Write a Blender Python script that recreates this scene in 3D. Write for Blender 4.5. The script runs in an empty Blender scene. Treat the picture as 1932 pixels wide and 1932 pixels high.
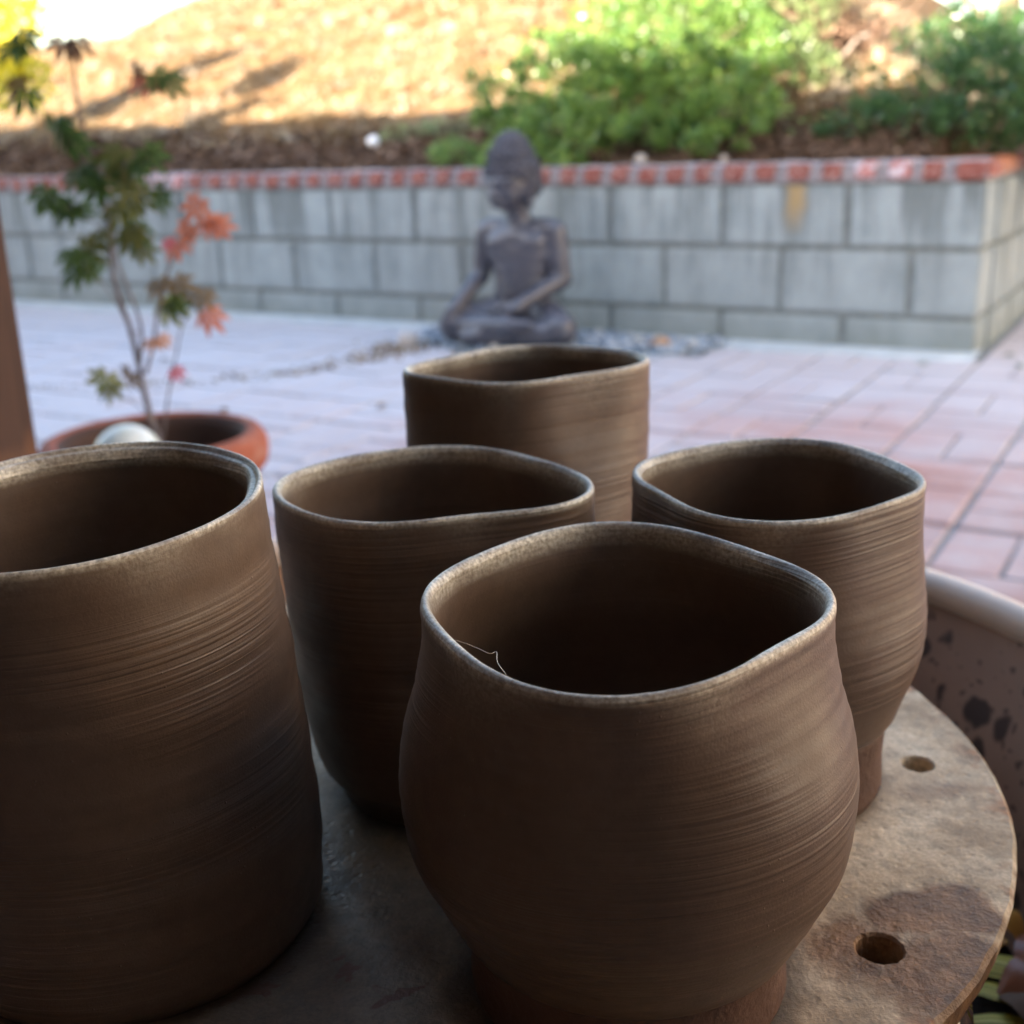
import bpy, bmesh, math, random
import numpy as np
from mathutils import Vector, Matrix, noise
random.seed(7); RNG = np.random.default_rng(7)
R = math.radians
scn = bpy.context.scene
COL = scn.collection

# ------------------------------------------------------------------ camera
cam_d = bpy.data.cameras.new('camera'); cam = bpy.data.objects.new('camera', cam_d); COL.objects.link(cam)
cam_d.sensor_width = 36; cam_d.lens = 2250/1932*36; cam_d.clip_start = 0.01; cam_d.clip_end = 500
pp, rr = R(17.5), R(-2)
fwd = Vector((0, math.cos(pp), -math.sin(pp))); rt0 = Vector((1, 0, 0)); up0 = rt0.cross(fwd)
rt = rt0*math.cos(rr)+up0*math.sin(rr); up = up0*math.cos(rr)-rt0*math.sin(rr)
m = Matrix((rt, up, -fwd)).transposed().to_4x4(); m.translation = Vector((0, 0, .67)); cam.matrix_world = m
cam_d.dof.use_dof = True; cam_d.dof.focus_distance = .262; cam_d.dof.aperture_fstop = 17.0
scn.camera = cam
# ------------------------------------------------------------------ light
SUN_EL = R(22.7); SX, SY = .846, .533             # horizontal direction the sunlight travels in
world = bpy.data.worlds.new('World'); scn.world = world; world.use_nodes = True
nt = world.node_tree; bg = nt.nodes['Background']; sky = nt.nodes.new('ShaderNodeTexSky')
sky.sky_type = 'NISHITA'; sky.sun_disc = False; sky.sun_elevation = SUN_EL; sky.sun_rotation = math.atan2(-SX, -SY)
sky.dust_density = 2.0; sky.air_density = 1.2
nt.links.new(sky.outputs[0], bg.inputs[0]); bg.inputs[1].default_value = .085
sl = bpy.data.lights.new('sun', 'SUN'); so = bpy.data.objects.new('sun', sl); COL.objects.link(so)
sl.energy = 5.0; sl.angle = R(.5); sl.color = (1, .87, .70)
so.rotation_euler = Vector((SX*math.cos(SUN_EL), SY*math.cos(SUN_EL), -math.sin(SUN_EL))).to_track_quat('-Z', 'Y').to_euler()
so.location = (-3, -3, 6)
scn.view_settings.view_transform = 'Standard'; scn.view_settings.look = 'None'
scn.view_settings.exposure = 3.45; scn.view_settings.gamma = 1
scn.cycles.max_bounces = 8; scn.cycles.diffuse_bounces = 4; scn.cycles.use_denoising = True

# ------------------------------------------------------------------ helpers
def tag(o, label=None, cat=None, group=None, kind=None):
    if label: o['label'] = label
    if cat: o['category'] = cat
    if group: o['group'] = group
    if kind: o['kind'] = kind
    return o
def link(name, me, mat=None, parent=None, smooth=False):
    o = bpy.data.objects.new(name, me); COL.objects.link(o)
    if mat and not me.materials: me.materials.append(mat)
    if parent: o.parent = parent
    if smooth: me.polygons.foreach_set('use_smooth', [True]*len(me.polygons))
    return o
def mesh(name, v, f):
    me = bpy.data.meshes.new(name); me.from_pydata([tuple(p) for p in v], [], f); me.update(); return me
def empty(name, loc=(0, 0, 0), rz=0):
    o = bpy.data.objects.new(name, None); COL.objects.link(o); o.location = loc; o.rotation_euler = (0, 0, rz)
    o.empty_display_size = .05; return o
def quads_mesh(name, V, nq, k=4):
    """V: (nq*k,3) numpy array, every k verts one face"""
    me = bpy.data.meshes.new(name); me.vertices.add(len(V)); me.vertices.foreach_set('co', V.astype(np.float32).ravel())
    me.loops.add(nq*k); me.loops.foreach_set('vertex_index', np.arange(nq*k, dtype=np.int32))
    me.polygons.add(nq); me.polygons.foreach_set('loop_start', np.arange(0, nq*k, k, dtype=np.int32))
    me.polygons.foreach_set('loop_total', np.full(nq, k, dtype=np.int32)); me.update(); me.validate(); return me
def box_arrays(lo, hi):
    x0, y0, z0 = lo; x1, y1, z1 = hi
    v = [(x0,y0,z0),(x1,y0,z0),(x1,y1,z0),(x0,y1,z0),(x0,y0,z1),(x1,y0,z1),(x1,y1,z1),(x0,y1,z1)]
    f = [(0,3,2,1),(4,5,6,7),(0,1,5,4),(1,2,6,5),(2,3,7,6),(3,0,4,7)]
    return v, f
def bevel_box(name, sx, sy, sz, b=.004, seg=2, jit=0.0):
    bm = bmesh.new(); bmesh.ops.create_cube(bm, size=1); bmesh.ops.scale(bm, vec=(sx, sy, sz), verts=bm.verts)
    bmesh.ops.bevel(bm, geom=list(bm.edges), offset=b, segments=seg, affect='EDGES')
    if jit:
        for v in bm.verts: v.co += Vector([random.uniform(-jit, jit) for _ in range(3)])
    me = bpy.data.meshes.new(name); bm.to_mesh(me); bm.free(); return me
def tube(name, pts, rad, seg=8, mat=None, parent=None, cap=True):
    pts = [Vector(p) for p in pts]; n = len(pts)
    if not hasattr(rad, '__len__'): rad = [rad]*n
    V, F = [], []
    ref = Vector((.31, .2, .93)).normalized()
    for i, p in enumerate(pts):
        t = (pts[min(i+1, n-1)]-pts[max(i-1, 0)]).normalized()
        a = t.cross(ref)
        if a.length < .05: a = t.cross(Vector((1, 0, 0)))
        a.normalize(); b = t.cross(a)
        for k in range(seg):
            th = 2*math.pi*k/seg; V.append(p+(a*math.cos(th)+b*math.sin(th))*rad[i])
    for i in range(n-1):
        for k in range(seg):
            F.append((i*seg+k, i*seg+(k+1) % seg, (i+1)*seg+(k+1) % seg, (i+1)*seg+k))
    if cap: F.append(tuple(range(seg))[::-1]); F.append(tuple(range((n-1)*seg, n*seg)))
    return link(name, mesh(name, V, F), mat, parent, True)
def smooth_path(pts, k=4):
    pts = [Vector(p) for p in pts]; out = []
    for i in range(len(pts)-1):
        p0 = pts[max(i-1, 0)]; p1 = pts[i]; p2 = pts[i+1]; p3 = pts[min(i+2, len(pts)-1)]
        for j in range(k):
            t = j/k
            out.append(.5*((2*p1)+(p2-p0)*t+(2*p0-5*p1+4*p2-p3)*t*t+(3*p1-p0-3*p2+p3)*t**3))
    out.append(pts[-1]); return out
def lathe(name, prof, seg, mat, parent=None, c=(0, 0, 0), wob=0, cap=True):
    V, F = [], []
    for j, (r, z) in enumerate(prof):
        for k in range(seg):
            th = 2*math.pi*k/seg
            rr_ = r*(1+wob*math.sin(3*th+z*30)) if wob else r
            V.append((c[0]+rr_*math.cos(th), c[1]+rr_*math.sin(th), c[2]+z))
    for j in range(len(prof)-1):
        for k in range(seg):
            F.append((j*seg+k, j*seg+(k+1) % seg, (j+1)*seg+(k+1) % seg, (j+1)*seg+k))
    if cap and prof[0][0] > 1e-6: F.append(tuple(range(seg))[::-1])
    if cap and prof[-1][0] > 1e-6: F.append(tuple(range((len(prof)-1)*seg, len(prof)*seg)))
    return link(name, mesh(name, V, F), mat, parent, True)

class M:
    """small node-material builder"""
    def __init__(s, name, rough=.8, spec=.3):
        s.m = bpy.data.materials.new(name); s.m.use_nodes = True; s.t = s.m.node_tree; s.n = s.t.nodes
        s.b = s.n['Principled BSDF']; s.b.inputs['Roughness'].default_value = rough
        s.b.inputs['Specular IOR Level'].default_value = spec
    def new(s, ty, **kw):
        n = s.n.new(ty)
        for k, v in kw.items(): setattr(n, k, v)
        return n
    def l(s, a, b): s.t.links.new(a, b)
    def coord(s, which='Object', scale=(1, 1, 1), rot=(0, 0, 0)):
        if which == 'World': src = s.new('ShaderNodeNewGeometry').outputs['Position']
        else: src = s.new('ShaderNodeTexCoord').outputs[which]
        mp = s.new('ShaderNodeMapping'); mp.inputs['Scale'].default_value = scale; mp.inputs['Rotation'].default_value = rot
        s.l(src, mp.inputs[0]); return mp.outputs[0]
    def noise(s, co, sc, det=4, rough=.55, dist=0):
        n = s.new('ShaderNodeTexNoise'); s.l(co, n.inputs['Vector'])
        n.inputs['Scale'].default_value = sc; n.inputs['Detail'].default_value = det; n.inputs['Roughness'].default_value = rough
        n.inputs['Distortion'].default_value = dist; return n.outputs['Fac']
    def voro(s, co, sc, feature='F1', out='Distance'):
        n = s.new('ShaderNodeTexVoronoi', feature=feature); s.l(co, n.inputs['Vector']); n.inputs['Scale'].default_value = sc
        return n.outputs[out]
    def ramp(s, fac, stops, interp='LINEAR'):
        n = s.new('ShaderNodeValToRGB'); n.color_ramp.interpolation = interp; e = n.color_ramp.elements
        while len(e) < len(stops): e.new(.5)
        for i, (p, c) in enumerate(stops):
            e[i].position = p; e[i].color = (c, c, c, 1) if not hasattr(c, '__len__') else (*c, 1)
        s.l(fac, n.inputs[0]); return n.outputs[0]
    def mix(s, fac, a, b, mode='MIX'):
        n = s.new('ShaderNodeMix', data_type='RGBA', blend_type=mode)
        for sock, v in ((n.inputs[0], fac), (n.inputs[6], a), (n.inputs[7], b)):
            if hasattr(v, 'is_linked'): s.l(v, sock)
            elif hasattr(v, '__len__'): sock.default_value = (*v, 1)
            else: sock.default_value = v
        return n.outputs[2]
    def math(s, op, a, b=0.0, c=None, clamp=False):
        n = s.new('ShaderNodeMath', operation=op, use_clamp=clamp)
        for i, v in enumerate((a, b) if c is None else (a, b, c)):
            if hasattr(v, 'is_linked'): s.l(v, n.inputs[i])
            else: n.inputs[i].default_value = v
        return n.outputs[0]
    def rand(s): return s.new('ShaderNodeObjectInfo').outputs['Random']
    def island(s): return s.new('ShaderNodeNewGeometry').outputs['Random Per Island']
    def color(s, c):
        if hasattr(c, 'is_linked'): s.l(c, s.b.inputs['Base Color'])
        else: s.b.inputs['Base Color'].default_value = (*c, 1)
        return s
    def roughs(s, c): s.l(c, s.b.inputs['Roughness']); return s
    def bump(s, h, strength=.5, dist=.001, prev=None):
        n = s.new('ShaderNodeBump'); n.inputs['Strength'].default_value = strength; n.inputs['Distance'].default_value = dist
        s.l(h, n.inputs['Height'])
        if prev is not None: s.l(prev, n.inputs['Normal'])
        s.l(n.outputs[0], s.b.inputs['Normal']); return n.outputs[0]
    def translucent(s, col, amt=.4):
        tr = s.new('ShaderNodeBsdfTranslucent'); mx = s.new('ShaderNodeMixShader'); mx.inputs[0].default_value = amt
        if hasattr(col, 'is_linked'): s.l(col, tr.inputs[0])
        else: tr.inputs[0].default_value = (*col, 1)
        out = s.n['Material Output']; s.l(s.b.outputs[0], mx.inputs[1]); s.l(tr.outputs[0], mx.inputs[2]); s.l(mx.outputs[0], out.inputs[0]); return s

# wall frame: s runs left along the wall, n runs away behind it
CX, CY = 1.384, 3.505; DX, DY = -.8591, .5117; NX, NY = .5117, .8591
def W(s, n, z=0): return Vector((CX+DX*s+NX*n, CY+DY*s+NY*n, z))
WROT = math.atan2(DY, DX)                            # local +X = s, local +Y = -n
def hillz(s, n):
    """height of the bank behind the wall"""
    nc = 2.1 if s > 5.774 else 2.1+2.9*(5.774-s)
    q = min(max(n-.2, 0), max(0, s-.19)*1.5+.30)
    z = .548+.42*min(q, nc-.2) - .15*max(n-nc, 0)
    z += .05*(noise.noise(Vector((s*1.3, n*1.3, 0)))) * min(1, q*2)+.018*noise.noise(Vector((s*6, n*6, 3)))
    return z

# ------------------------------------------------------------------ materials
def clay_mat(name, base, light, strength=.62, tilt=.05, seed=0):
    m = M(name, .5, .5)
    src = m.new('ShaderNodeTexCoord').outputs['Object']
    mp = m.new('ShaderNodeMapping'); mp.inputs['Location'].default_value = (seed*3.1, seed, seed*7.7)
    mp.inputs['Rotation'].default_value = (tilt, tilt*.6, 0); m.l(src, mp.inputs[0]); co = mp.outputs[0]
    def st(a, b):
        q = m.new('ShaderNodeMapping'); q.inputs['Scale'].default_value = (a, a, b); m.l(co, q.inputs[0]); return q.outputs[0]
    n1 = m.noise(st(6, 1500), 1, 3, .6); n2 = m.noise(st(4, 620), 1, 3, .6); n3 = m.noise(st(3, 90), 1, 2, .5); grit = m.noise(co, 1600, 2, .6)
    big = m.noise(co, 22, 3, .5)
    rel = m.new('ShaderNodeAttribute'); rel.attribute_name = 'relief'
    patch = rel.outputs['Fac']
    mot = m.noise(co, 240, 4, .6)
    c = m.mix(m.ramp(big, [(.3, 0.0), (.7, 1.0)]), base, light)
    c = m.mix(m.math('MULTIPLY', m.ramp(n2, [(.35, 0.0), (.65, 1.0)]), .07), c, tuple(x*1.25 for x in light))
    c = m.mix(m.math('MULTIPLY', m.ramp(mot, [(.4, 0.0), (.6, 1.0)]), .22), c, tuple(x*.7 for x in base))
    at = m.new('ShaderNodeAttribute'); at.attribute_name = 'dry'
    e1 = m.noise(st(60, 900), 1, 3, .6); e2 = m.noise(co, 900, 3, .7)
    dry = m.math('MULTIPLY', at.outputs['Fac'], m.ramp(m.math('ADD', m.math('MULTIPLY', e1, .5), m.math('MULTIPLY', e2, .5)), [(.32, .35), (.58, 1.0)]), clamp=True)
    c = m.mix(dry, c, m.ramp(e2, [(.3, (.42, .37, .28)), (.65, (.80, .74, .62))]))  # pale dried clay, with the rim's sky highlights put into the colour
    m.color(c)
    m.roughs(m.ramp(m.noise(co, 60, 3), [(.3, .38), (.7, .54)]))
    n4 = m.ramp(m.noise(st(5, 950), 1, 2, .5), [(.46, 0.0), (.56, 1.0)])
    h = m.math('ADD', m.math('MULTIPLY', m.math('ADD', m.math('MULTIPLY', n4, .20), m.math('ADD', m.math('MULTIPLY', n1, .62), m.math('MULTIPLY', n2, 1.0))), patch), m.math('MULTIPLY', m.math('MULTIPLY', n3, patch), .8))
    h = m.math('ADD', h, m.math('MULTIPLY', grit, .12))
    # sparse crumbs
    vo = m.ramp(m.voro(co, 330), [(0.0, 1.0), (.10, 0.0)])
    h = m.math('ADD', h, m.math('MULTIPLY', m.math('MULTIPLY', vo, m.ramp(m.noise(co, 45, 2), [(.55, 0.0), (.62, 1.0)])), .5))
    m.bump(h, strength, .0009)
    return m.m
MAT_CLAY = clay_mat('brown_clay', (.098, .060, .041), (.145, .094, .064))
MAT_FOOT = M('reddish_clay', .6, .3); _c = MAT_FOOT.coord(); MAT_FOOT.color(MAT_FOOT.ramp(MAT_FOOT.noise(_c, 90, 4), [(.3, (.075, .038, .027)), (.7, (.125, .066, .047))]))
MAT_FOOT.bump(MAT_FOOT.noise(_c, 500, 5), .6, .0008); MAT_FOOT = MAT_FOOT.m

# throwing bat: pale plaster with brown slip stains and chips
HOLE1 = (.0895, .2550); HOLE2 = (.1297, .3455)
m = M('stained_plaster', .75, .28); src = m.new('ShaderNodeNewGeometry').outputs['Position']
def dist_to(m, src, px, py, sx=1, sy=1, wob=.012, ws=60):
    nz = m.new('ShaderNodeTexNoise'); m.l(src, nz.inputs['Vector']); nz.inputs['Scale'].default_value = ws; nz.inputs['Detail'].default_value = 5
    sub = m.new('ShaderNodeVectorMath', operation='SUBTRACT'); m.l(nz.outputs['Color'], sub.inputs[0]); sub.inputs[1].default_value = (.5, .5, .5)
    mul = m.new('ShaderNodeVectorMath', operation='MULTIPLY'); m.l(sub.outputs[0], mul.inputs[0]); mul.inputs[1].default_value = (wob*2, wob*2, 0)
    ad = m.new('ShaderNodeVectorMath', operation='ADD'); m.l(src, ad.inputs[0]); m.l(mul.outputs[0], ad.inputs[1])
    s2 = m.new('ShaderNodeVectorMath', operation='SUBTRACT'); m.l(ad.outputs[0], s2.inputs[0]); s2.inputs[1].default_value = (px, py, 0)
    s3 = m.new('ShaderNodeVectorMath', operation='MULTIPLY'); m.l(s2.outputs[0], s3.inputs[0]); s3.inputs[1].default_value = (sx, sy, 0)
    le = m.new('ShaderNodeVectorMath', operation='LENGTH'); m.l(s3.outputs[0], le.inputs[0]); return le.outputs['Value']
big = m.noise(src, 28, 5, .6); fine = m.noise(src, 190, 5, .7); vf = m.noise(src, 900, 3, .7)
c = m.ramp(big, [(.32, (.30, .21, .13)), (.5, (.54, .41, .275)), (.66, (.76, .62, .45))])
c = m.mix(m.math('MULTIPLY', m.ramp(fine, [(.35, 1.0), (.55, 0.0)]), .45), c, (.17, .145, .115))
c = m.mix(m.math('MULTIPLY', m.ramp(vf, [(.4, 1.0), (.6, 0.0)]), .25), c, (.12, .10, .08))
st_ = m.ramp(dist_to(m, src, .1085, .2690, 1, 1.5, .010), [(.0165, 1.0), (.0185, 0.0)])
st2 = m.ramp(dist_to(m, src, .1075, .2430, 1, 1.35, .012), [(.018, 1.0), (.026, 0.0)])
st3 = m.ramp(dist_to(m, src, .084, .256, 1, 1, .009, 110), [(.007, 1.0), (.017, 0.0)])
st4 = m.ramp(dist_to(m, src, .132, .330, 1, 1.6, .012), [(.004, .6), (.014, 0.0)])
allst = m.math('MAXIMUM', m.math('MAXIMUM', st_, st2), m.math('MAXIMUM', st3, st4))
scol = m.ramp(m.noise(src, 120, 4, .6), [(.3, (.075, .034, .016)), (.7, (.27, .14, .065))])
c = m.mix(m.math('MULTIPLY', allst, .95), c, scol)
# brick-red clay smears lower left, darker, glossier plaster between the pots
red = m.ramp(m.noise(src, 75, 3, .5, .4), [(.615, 0.0), (.64, 1.0)])
near = m.ramp(dist_to(m, src, -.02, .235, 1, 1, .01), [(.04, 1.0), (.085, 0.0)])
c = m.mix(m.math('MULTIPLY', m.math('MULTIPLY', red, near), .85), c, (.33, .12, .07))
dark_patch = m.ramp(dist_to(m, src, -.028, .262, 1, .8, .02, 30), [(.04, 1.0), (.085, 0.0)])
c = m.mix(m.math('MULTIPLY', dark_patch, .8), c, m.mix(.75, c, (.06, .05, .04)))
# dark rings where the pots stand
for (px, py, r0) in ((.0248, .2511, .0415), (-.105, .285, .052), (-.0247, .3507, .036), (.0795, .3424, .034)):
    ring = m.ramp(dist_to(m, src, px, py, 1, 1, .004, 90), [(0, 1.0), (min(r0, .95), 1.0), (r0+.004, 0.0)])
    c = m.mix(m.math('MULTIPLY', ring, .8), c, (.06, .042, .032))
edge = m.ramp(dist_to(m, src, -.0217, .3574, 1, 1, .003, 90), [(.1655, 0.0), (.1735, 1.0)])
bite = m.math('MULTIPLY', edge, m.ramp(m.noise(src, 55, 3, .6), [(.50, 0.0), (.58, 1.0)]))
c = m.mix(m.math('MULTIPLY', bite, .85), c, m.ramp(m.noise(src, 260, 3), [(.4, (.09, .035, .018)), (.6, (.34, .15, .07))]))
m.color(c)
h = m.math('ADD', m.math('MULTIPLY', fine, .9), m.math('MULTIPLY', vf, .35))
h = m.math('ADD', h, m.math('MULTIPLY', m.ramp(dist_to(m, src, .0855, .2575, 1, 1, .008, 160), [(.006, 0.0), (.013, 1.0)]), 1.0))
h = m.math('ADD', h, m.math('MULTIPLY', m.ramp(m.voro(src, 260), [(0, 0.0), (.35, 1.0)]), .4))
h = m.math('ADD', h, m.math('MULTIPLY', m.math('MULTIPLY', allst, m.noise(src, 420, 4, .7)), 1.1))
m.bump(h, .5, .0014); m.roughs(m.math('SUBTRACT', m.ramp(allst, [(0, .74), (1, .5)]), m.math('MULTIPLY', dark_patch, .34)))
MAT_BAT = m.m

def simple(name, stops, sc=20, rough=.8, spec=.25, bs=0, bump=.3, bd=.002, coord='Object', det=5, rnd=0):
    m = M(name, rough, spec); co = m.coord(coord); f = m.noise(co, sc, det, .6)
    c = m.ramp(f, stops)
    if rnd:
        c = m.mix(m.math('MULTIPLY', m.rand(), rnd), c, tuple(x*.45 for x in stops[0][1]))
    m.color(c)
    if bs: m.bump(m.noise(co, bs, 5, .65), bump, bd)
    return m
# concrete block: grey with vertical drip stains
m = M('grey_concrete_block', .9, .2); wp = m.coord('World'); dr = m.new('ShaderNodeMapping')
dr.inputs['Rotation'].default_value = (0, 0, -WROT); dr.inputs['Scale'].default_value = (1, 1, 1)
m.l(wp, dr.inputs[0])
vs = m.new('ShaderNodeMapping'); vs.inputs['Scale'].default_value = (13, 13, 1.6); m.l(dr.outputs[0], vs.inputs[0])
drip = m.noise(vs.outputs[0], 1, 5, .62)
sep = m.new('ShaderNodeSeparateXYZ'); m.l(wp, sep.inputs[0])
topmask = m.ramp(m.math('DIVIDE', sep.outputs[2], .6), [(.15, .15), (.5, .55), (.85, 1.0)])
c = m.ramp(m.noise(wp, 9, 5, .6), [(.25, (.23, .27, .285)), (.75, (.36, .405, .42))])
c = m.mix(m.math('MULTIPLY', m.rand(), .30), c, (.29, .31, .31))
c = m.mix(m.math('MULTIPLY', m.math('MULTIPLY', m.ramp(drip, [(.44, 0.0), (.58, 1.0)]), topmask), .8), c, (.10, .115, .115))
c = m.mix(m.math('MULTIPLY', m.ramp(m.noise(wp, 260, 3, .7), [(.35, 1.0), (.5, 0.0)]), .3), c, (.17, .18, .175))
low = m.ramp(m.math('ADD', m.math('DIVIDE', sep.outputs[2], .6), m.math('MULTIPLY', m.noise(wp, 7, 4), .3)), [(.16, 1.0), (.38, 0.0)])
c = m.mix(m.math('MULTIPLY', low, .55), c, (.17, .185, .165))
# one ochre rust run under a cap brick
dvec = m.new('ShaderNodeVectorMath', operation='DOT_PRODUCT'); m.l(wp, dvec.inputs[0]); dvec.inputs[1].default_value = (DX, DY, 0)
sv = m.math('SUBTRACT', dvec.outputs['Value'], CX*DX+CY*DY)
ds = m.math('ABSOLUTE', m.math('ADD', m.math('SUBTRACT', sv, .555), m.math('MULTIPLY', m.math('SUBTRACT', m.noise(wp, 14, 3), .5), .05)))
rust = m.math('MULTIPLY', m.ramp(ds, [(.014, 1.0), (.042, 0.0)]), m.ramp(sep.outputs[2], [(.34, 0.0), (.44, 1.0)]))
c = m.mix(m.math('MULTIPLY', rust, .8), c, (.36, .24, .10))
m.color(c); m.bump(m.noise(wp, 160, 5, .7), .5, .003); MAT_BLOCK = m.m
MAT_MORTAR = simple('grey_mortar', [(.3, (.13, .145, .14)), (.7, (.22, .235, .23))], 30, .95, .1, 120, .5, .003).m
MAT_CAPMORTAR = simple('pale_cap_mortar', [(.3, (.20, .18, .19)), (.7, (.31, .28, .29))], 25, .95, .1, 150, .5, .003).m
m = M('red_cap_brick', .88, .2); co = m.coord('World'); c = m.ramp(m.noise(co, 24, 4), [(.3, (.19, .058, .046)), (.7, (.27, .095, .075))])
c = m.mix(m.math('MULTIPLY', m.rand(), .4), c, (.25, .09, .075)); c = m.mix(m.math('MULTIPLY', m.ramp(m.noise(co, 60, 5), [(.52, 0.0), (.66, 1.0)]), .55), c, (.5, .42, .40))
m.color(c); m.bump(m.noise(co, 140, 5, .7), .5, .003); MAT_CAP = m.m
m = M('mortar_smeared_brick', .9, .2); co = m.coord('World'); c = m.ramp(m.noise(co, 40, 5), [(.45, (.40, .14, .12)), (.56, (.55, .48, .52))]); m.color(c); m.bump(m.noise(co, 120, 5), .5, .003); MAT_SMEAR = m.m
MAT_CAPOR = simple('orange_brick', [(.3, (.36, .13, .065)), (.7, (.46, .19, .10))], 30, .88, .2, 140, .5, .003).m
# pavers
m = M('pinkish_clay_paver', .82, .3); co = m.coord('World')
c = m.ramp(m.noise(co, 7, 5, .6), [(.3, (.28, .145, .125)), (.7, (.38, .225, .20))])
c = m.mix(m.math('MULTIPLY', m.ramp(m.rand(), [(0, 0.0), (1, 1.0)]), .65), c, (.40, .18, .14))
c = m.mix(m.math('MULTIPLY', m.ramp(m.noise(co, 2.2, 4, .6), [(.42, 0.0), (.62, 1.0)]), .7), c, (.44, .41, .43))
c = m.mix(m.math('MULTIPLY', m.ramp(m.noise(co, 45, 4, .7), [(.55, 0.0), (.7, 1.0)]), .35), c, (.22, .15, .14))
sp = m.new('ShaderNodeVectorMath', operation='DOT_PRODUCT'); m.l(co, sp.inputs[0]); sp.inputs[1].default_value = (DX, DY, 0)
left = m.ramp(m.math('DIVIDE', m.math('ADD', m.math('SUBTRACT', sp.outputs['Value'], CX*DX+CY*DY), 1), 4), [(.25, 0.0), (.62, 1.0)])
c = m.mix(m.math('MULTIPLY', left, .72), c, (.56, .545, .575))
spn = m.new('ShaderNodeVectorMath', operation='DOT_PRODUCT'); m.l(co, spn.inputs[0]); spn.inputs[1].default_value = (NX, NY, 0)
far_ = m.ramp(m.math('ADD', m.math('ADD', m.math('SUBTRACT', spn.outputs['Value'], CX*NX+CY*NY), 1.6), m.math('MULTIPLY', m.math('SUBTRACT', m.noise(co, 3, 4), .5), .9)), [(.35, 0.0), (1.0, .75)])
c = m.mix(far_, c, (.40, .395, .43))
m.color(c); m.bump(m.noise(co, 130, 5, .7), .4, .002); MAT_PAVER = m.m
m = M('sandy_joint', .95, .1); co = m.coord('World')
c = m.ramp(m.noise(co, 40, 5), [(.3, (.14, .155, .16)), (.7, (.235, .255, .265))])
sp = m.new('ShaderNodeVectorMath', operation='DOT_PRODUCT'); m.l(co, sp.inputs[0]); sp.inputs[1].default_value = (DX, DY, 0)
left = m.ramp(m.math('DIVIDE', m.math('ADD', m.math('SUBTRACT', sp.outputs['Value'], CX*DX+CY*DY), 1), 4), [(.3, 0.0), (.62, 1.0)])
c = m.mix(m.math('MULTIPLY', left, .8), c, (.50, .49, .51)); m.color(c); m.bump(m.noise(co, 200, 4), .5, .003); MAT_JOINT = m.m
MAT_STRIP = simple('pale_concrete_strip', [(.3, (.32, .355, .38)), (.7, (.44, .475, .50))], 12, .9, .2, 120, .4, .003).m
# bank
m = M('dry_bank_soil', .95, .1); co = m.coord('World')
c = m.ramp(m.noise(co, 5, 6, .65), [(.3, (.090, .050, .022)), (.5, (.15, .092, .042)), (.7, (.22, .15, .08))])
c = m.mix(m.math('MULTIPLY', m.ramp(m.noise(co, 55, 5, .7), [(.4, 1.0), (.6, 0.0)]), .5), c, (.14, .075, .04))
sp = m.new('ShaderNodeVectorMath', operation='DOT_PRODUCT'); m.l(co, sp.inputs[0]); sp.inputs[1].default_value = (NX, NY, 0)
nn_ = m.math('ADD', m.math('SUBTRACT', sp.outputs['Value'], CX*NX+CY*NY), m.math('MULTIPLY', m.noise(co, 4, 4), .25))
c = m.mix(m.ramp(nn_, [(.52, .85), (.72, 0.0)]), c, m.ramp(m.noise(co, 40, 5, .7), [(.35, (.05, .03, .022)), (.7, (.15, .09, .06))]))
m.color(c); m.bump(m.noise(co, 50, 6, .7), .9, .02); MAT_BANK = m.m
MAT_EARTH = simple('brown_earth', [(.3, (.16, .10, .06)), (.7, (.3, .2, .12))], 3, .95, .1, 30, .5, .01, 'World').m
def litter_mat(name, stops):
    m = M(name, .85, .2); m.color(m.ramp(m.island(), stops)); return m.m
m = M('dry_straw', .85, .2); c = m.ramp(m.island(), [(0, (.07, .042, .019)), (.35, (.16, .10, .046)), (.7, (.26, .185, .095)), (1, (.42, .34, .22))])
c = m.mix(m.ramp(m.noise(m.coord('World'), 6.0, 4, .6), [(.47, 0.0), (.60, .85)]), c, (.42, .37, .29)); m.color(c); MAT_STRAW = m.m
MAT_MULCH = litter_mat('bark_mulch', [(0, (.05, .03, .022)), (.45, (.12, .07, .045)), (.8, (.22, .13, .085)), (1, (.36, .25, .18))])
def leaf_mat(name, stops, tr=.45, rough=.32):
    m = M(name, rough, .6); c = m.ramp(m.island(), stops); m.color(c)
    m.translucent(m.mix(.5, c, tuple(min(1, x*2.0) for x in stops[-1][1])), tr); return m.m
MAT_BUSH = leaf_mat('fresh_green_leaf', [(0, (.03, .08, .022)), (.45, (.07, .165, .04)), (.8, (.14, .25, .055)), (1, (.27, .34, .08))], .42)
MAT_BUSH2 = leaf_mat('grey_green_leaf', [(0, (.10, .16, .06)), (.5, (.17, .24, .10)), (1, (.28, .34, .15))], .45)
MAT_BUSH3 = leaf_mat('dark_green_leaf', [(0, (.012, .045, .018)), (.6, (.03, .09, .03)), (1, (.09, .16, .04))], .4)
MAT_YLEAF = leaf_mat('yellow_leaf', [(0, (.42, .38, .03)), (.6, (.62, .50, .03)), (1, (.72, .62, .08))], .55)
MAT_TWIG = simple('brown_twig', [(.3, (.09, .055, .04)), (.7, (.2, .13, .09))], 60, .85, .2, 200, .4, .001).m
MAT_GREYTWIG = simple('weathered_grey_wood', [(.3, (.12, .095, .08)), (.7, (.22, .18, .15))], 60, .85, .2, 200, .4, .001).m
MAT_STATUE = simple('dark_grey_resin', [(.3, (.042, .040, .052)), (.7, (.085, .086, .108))], 9, .36, .6, 220, .25, .0015).m
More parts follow.
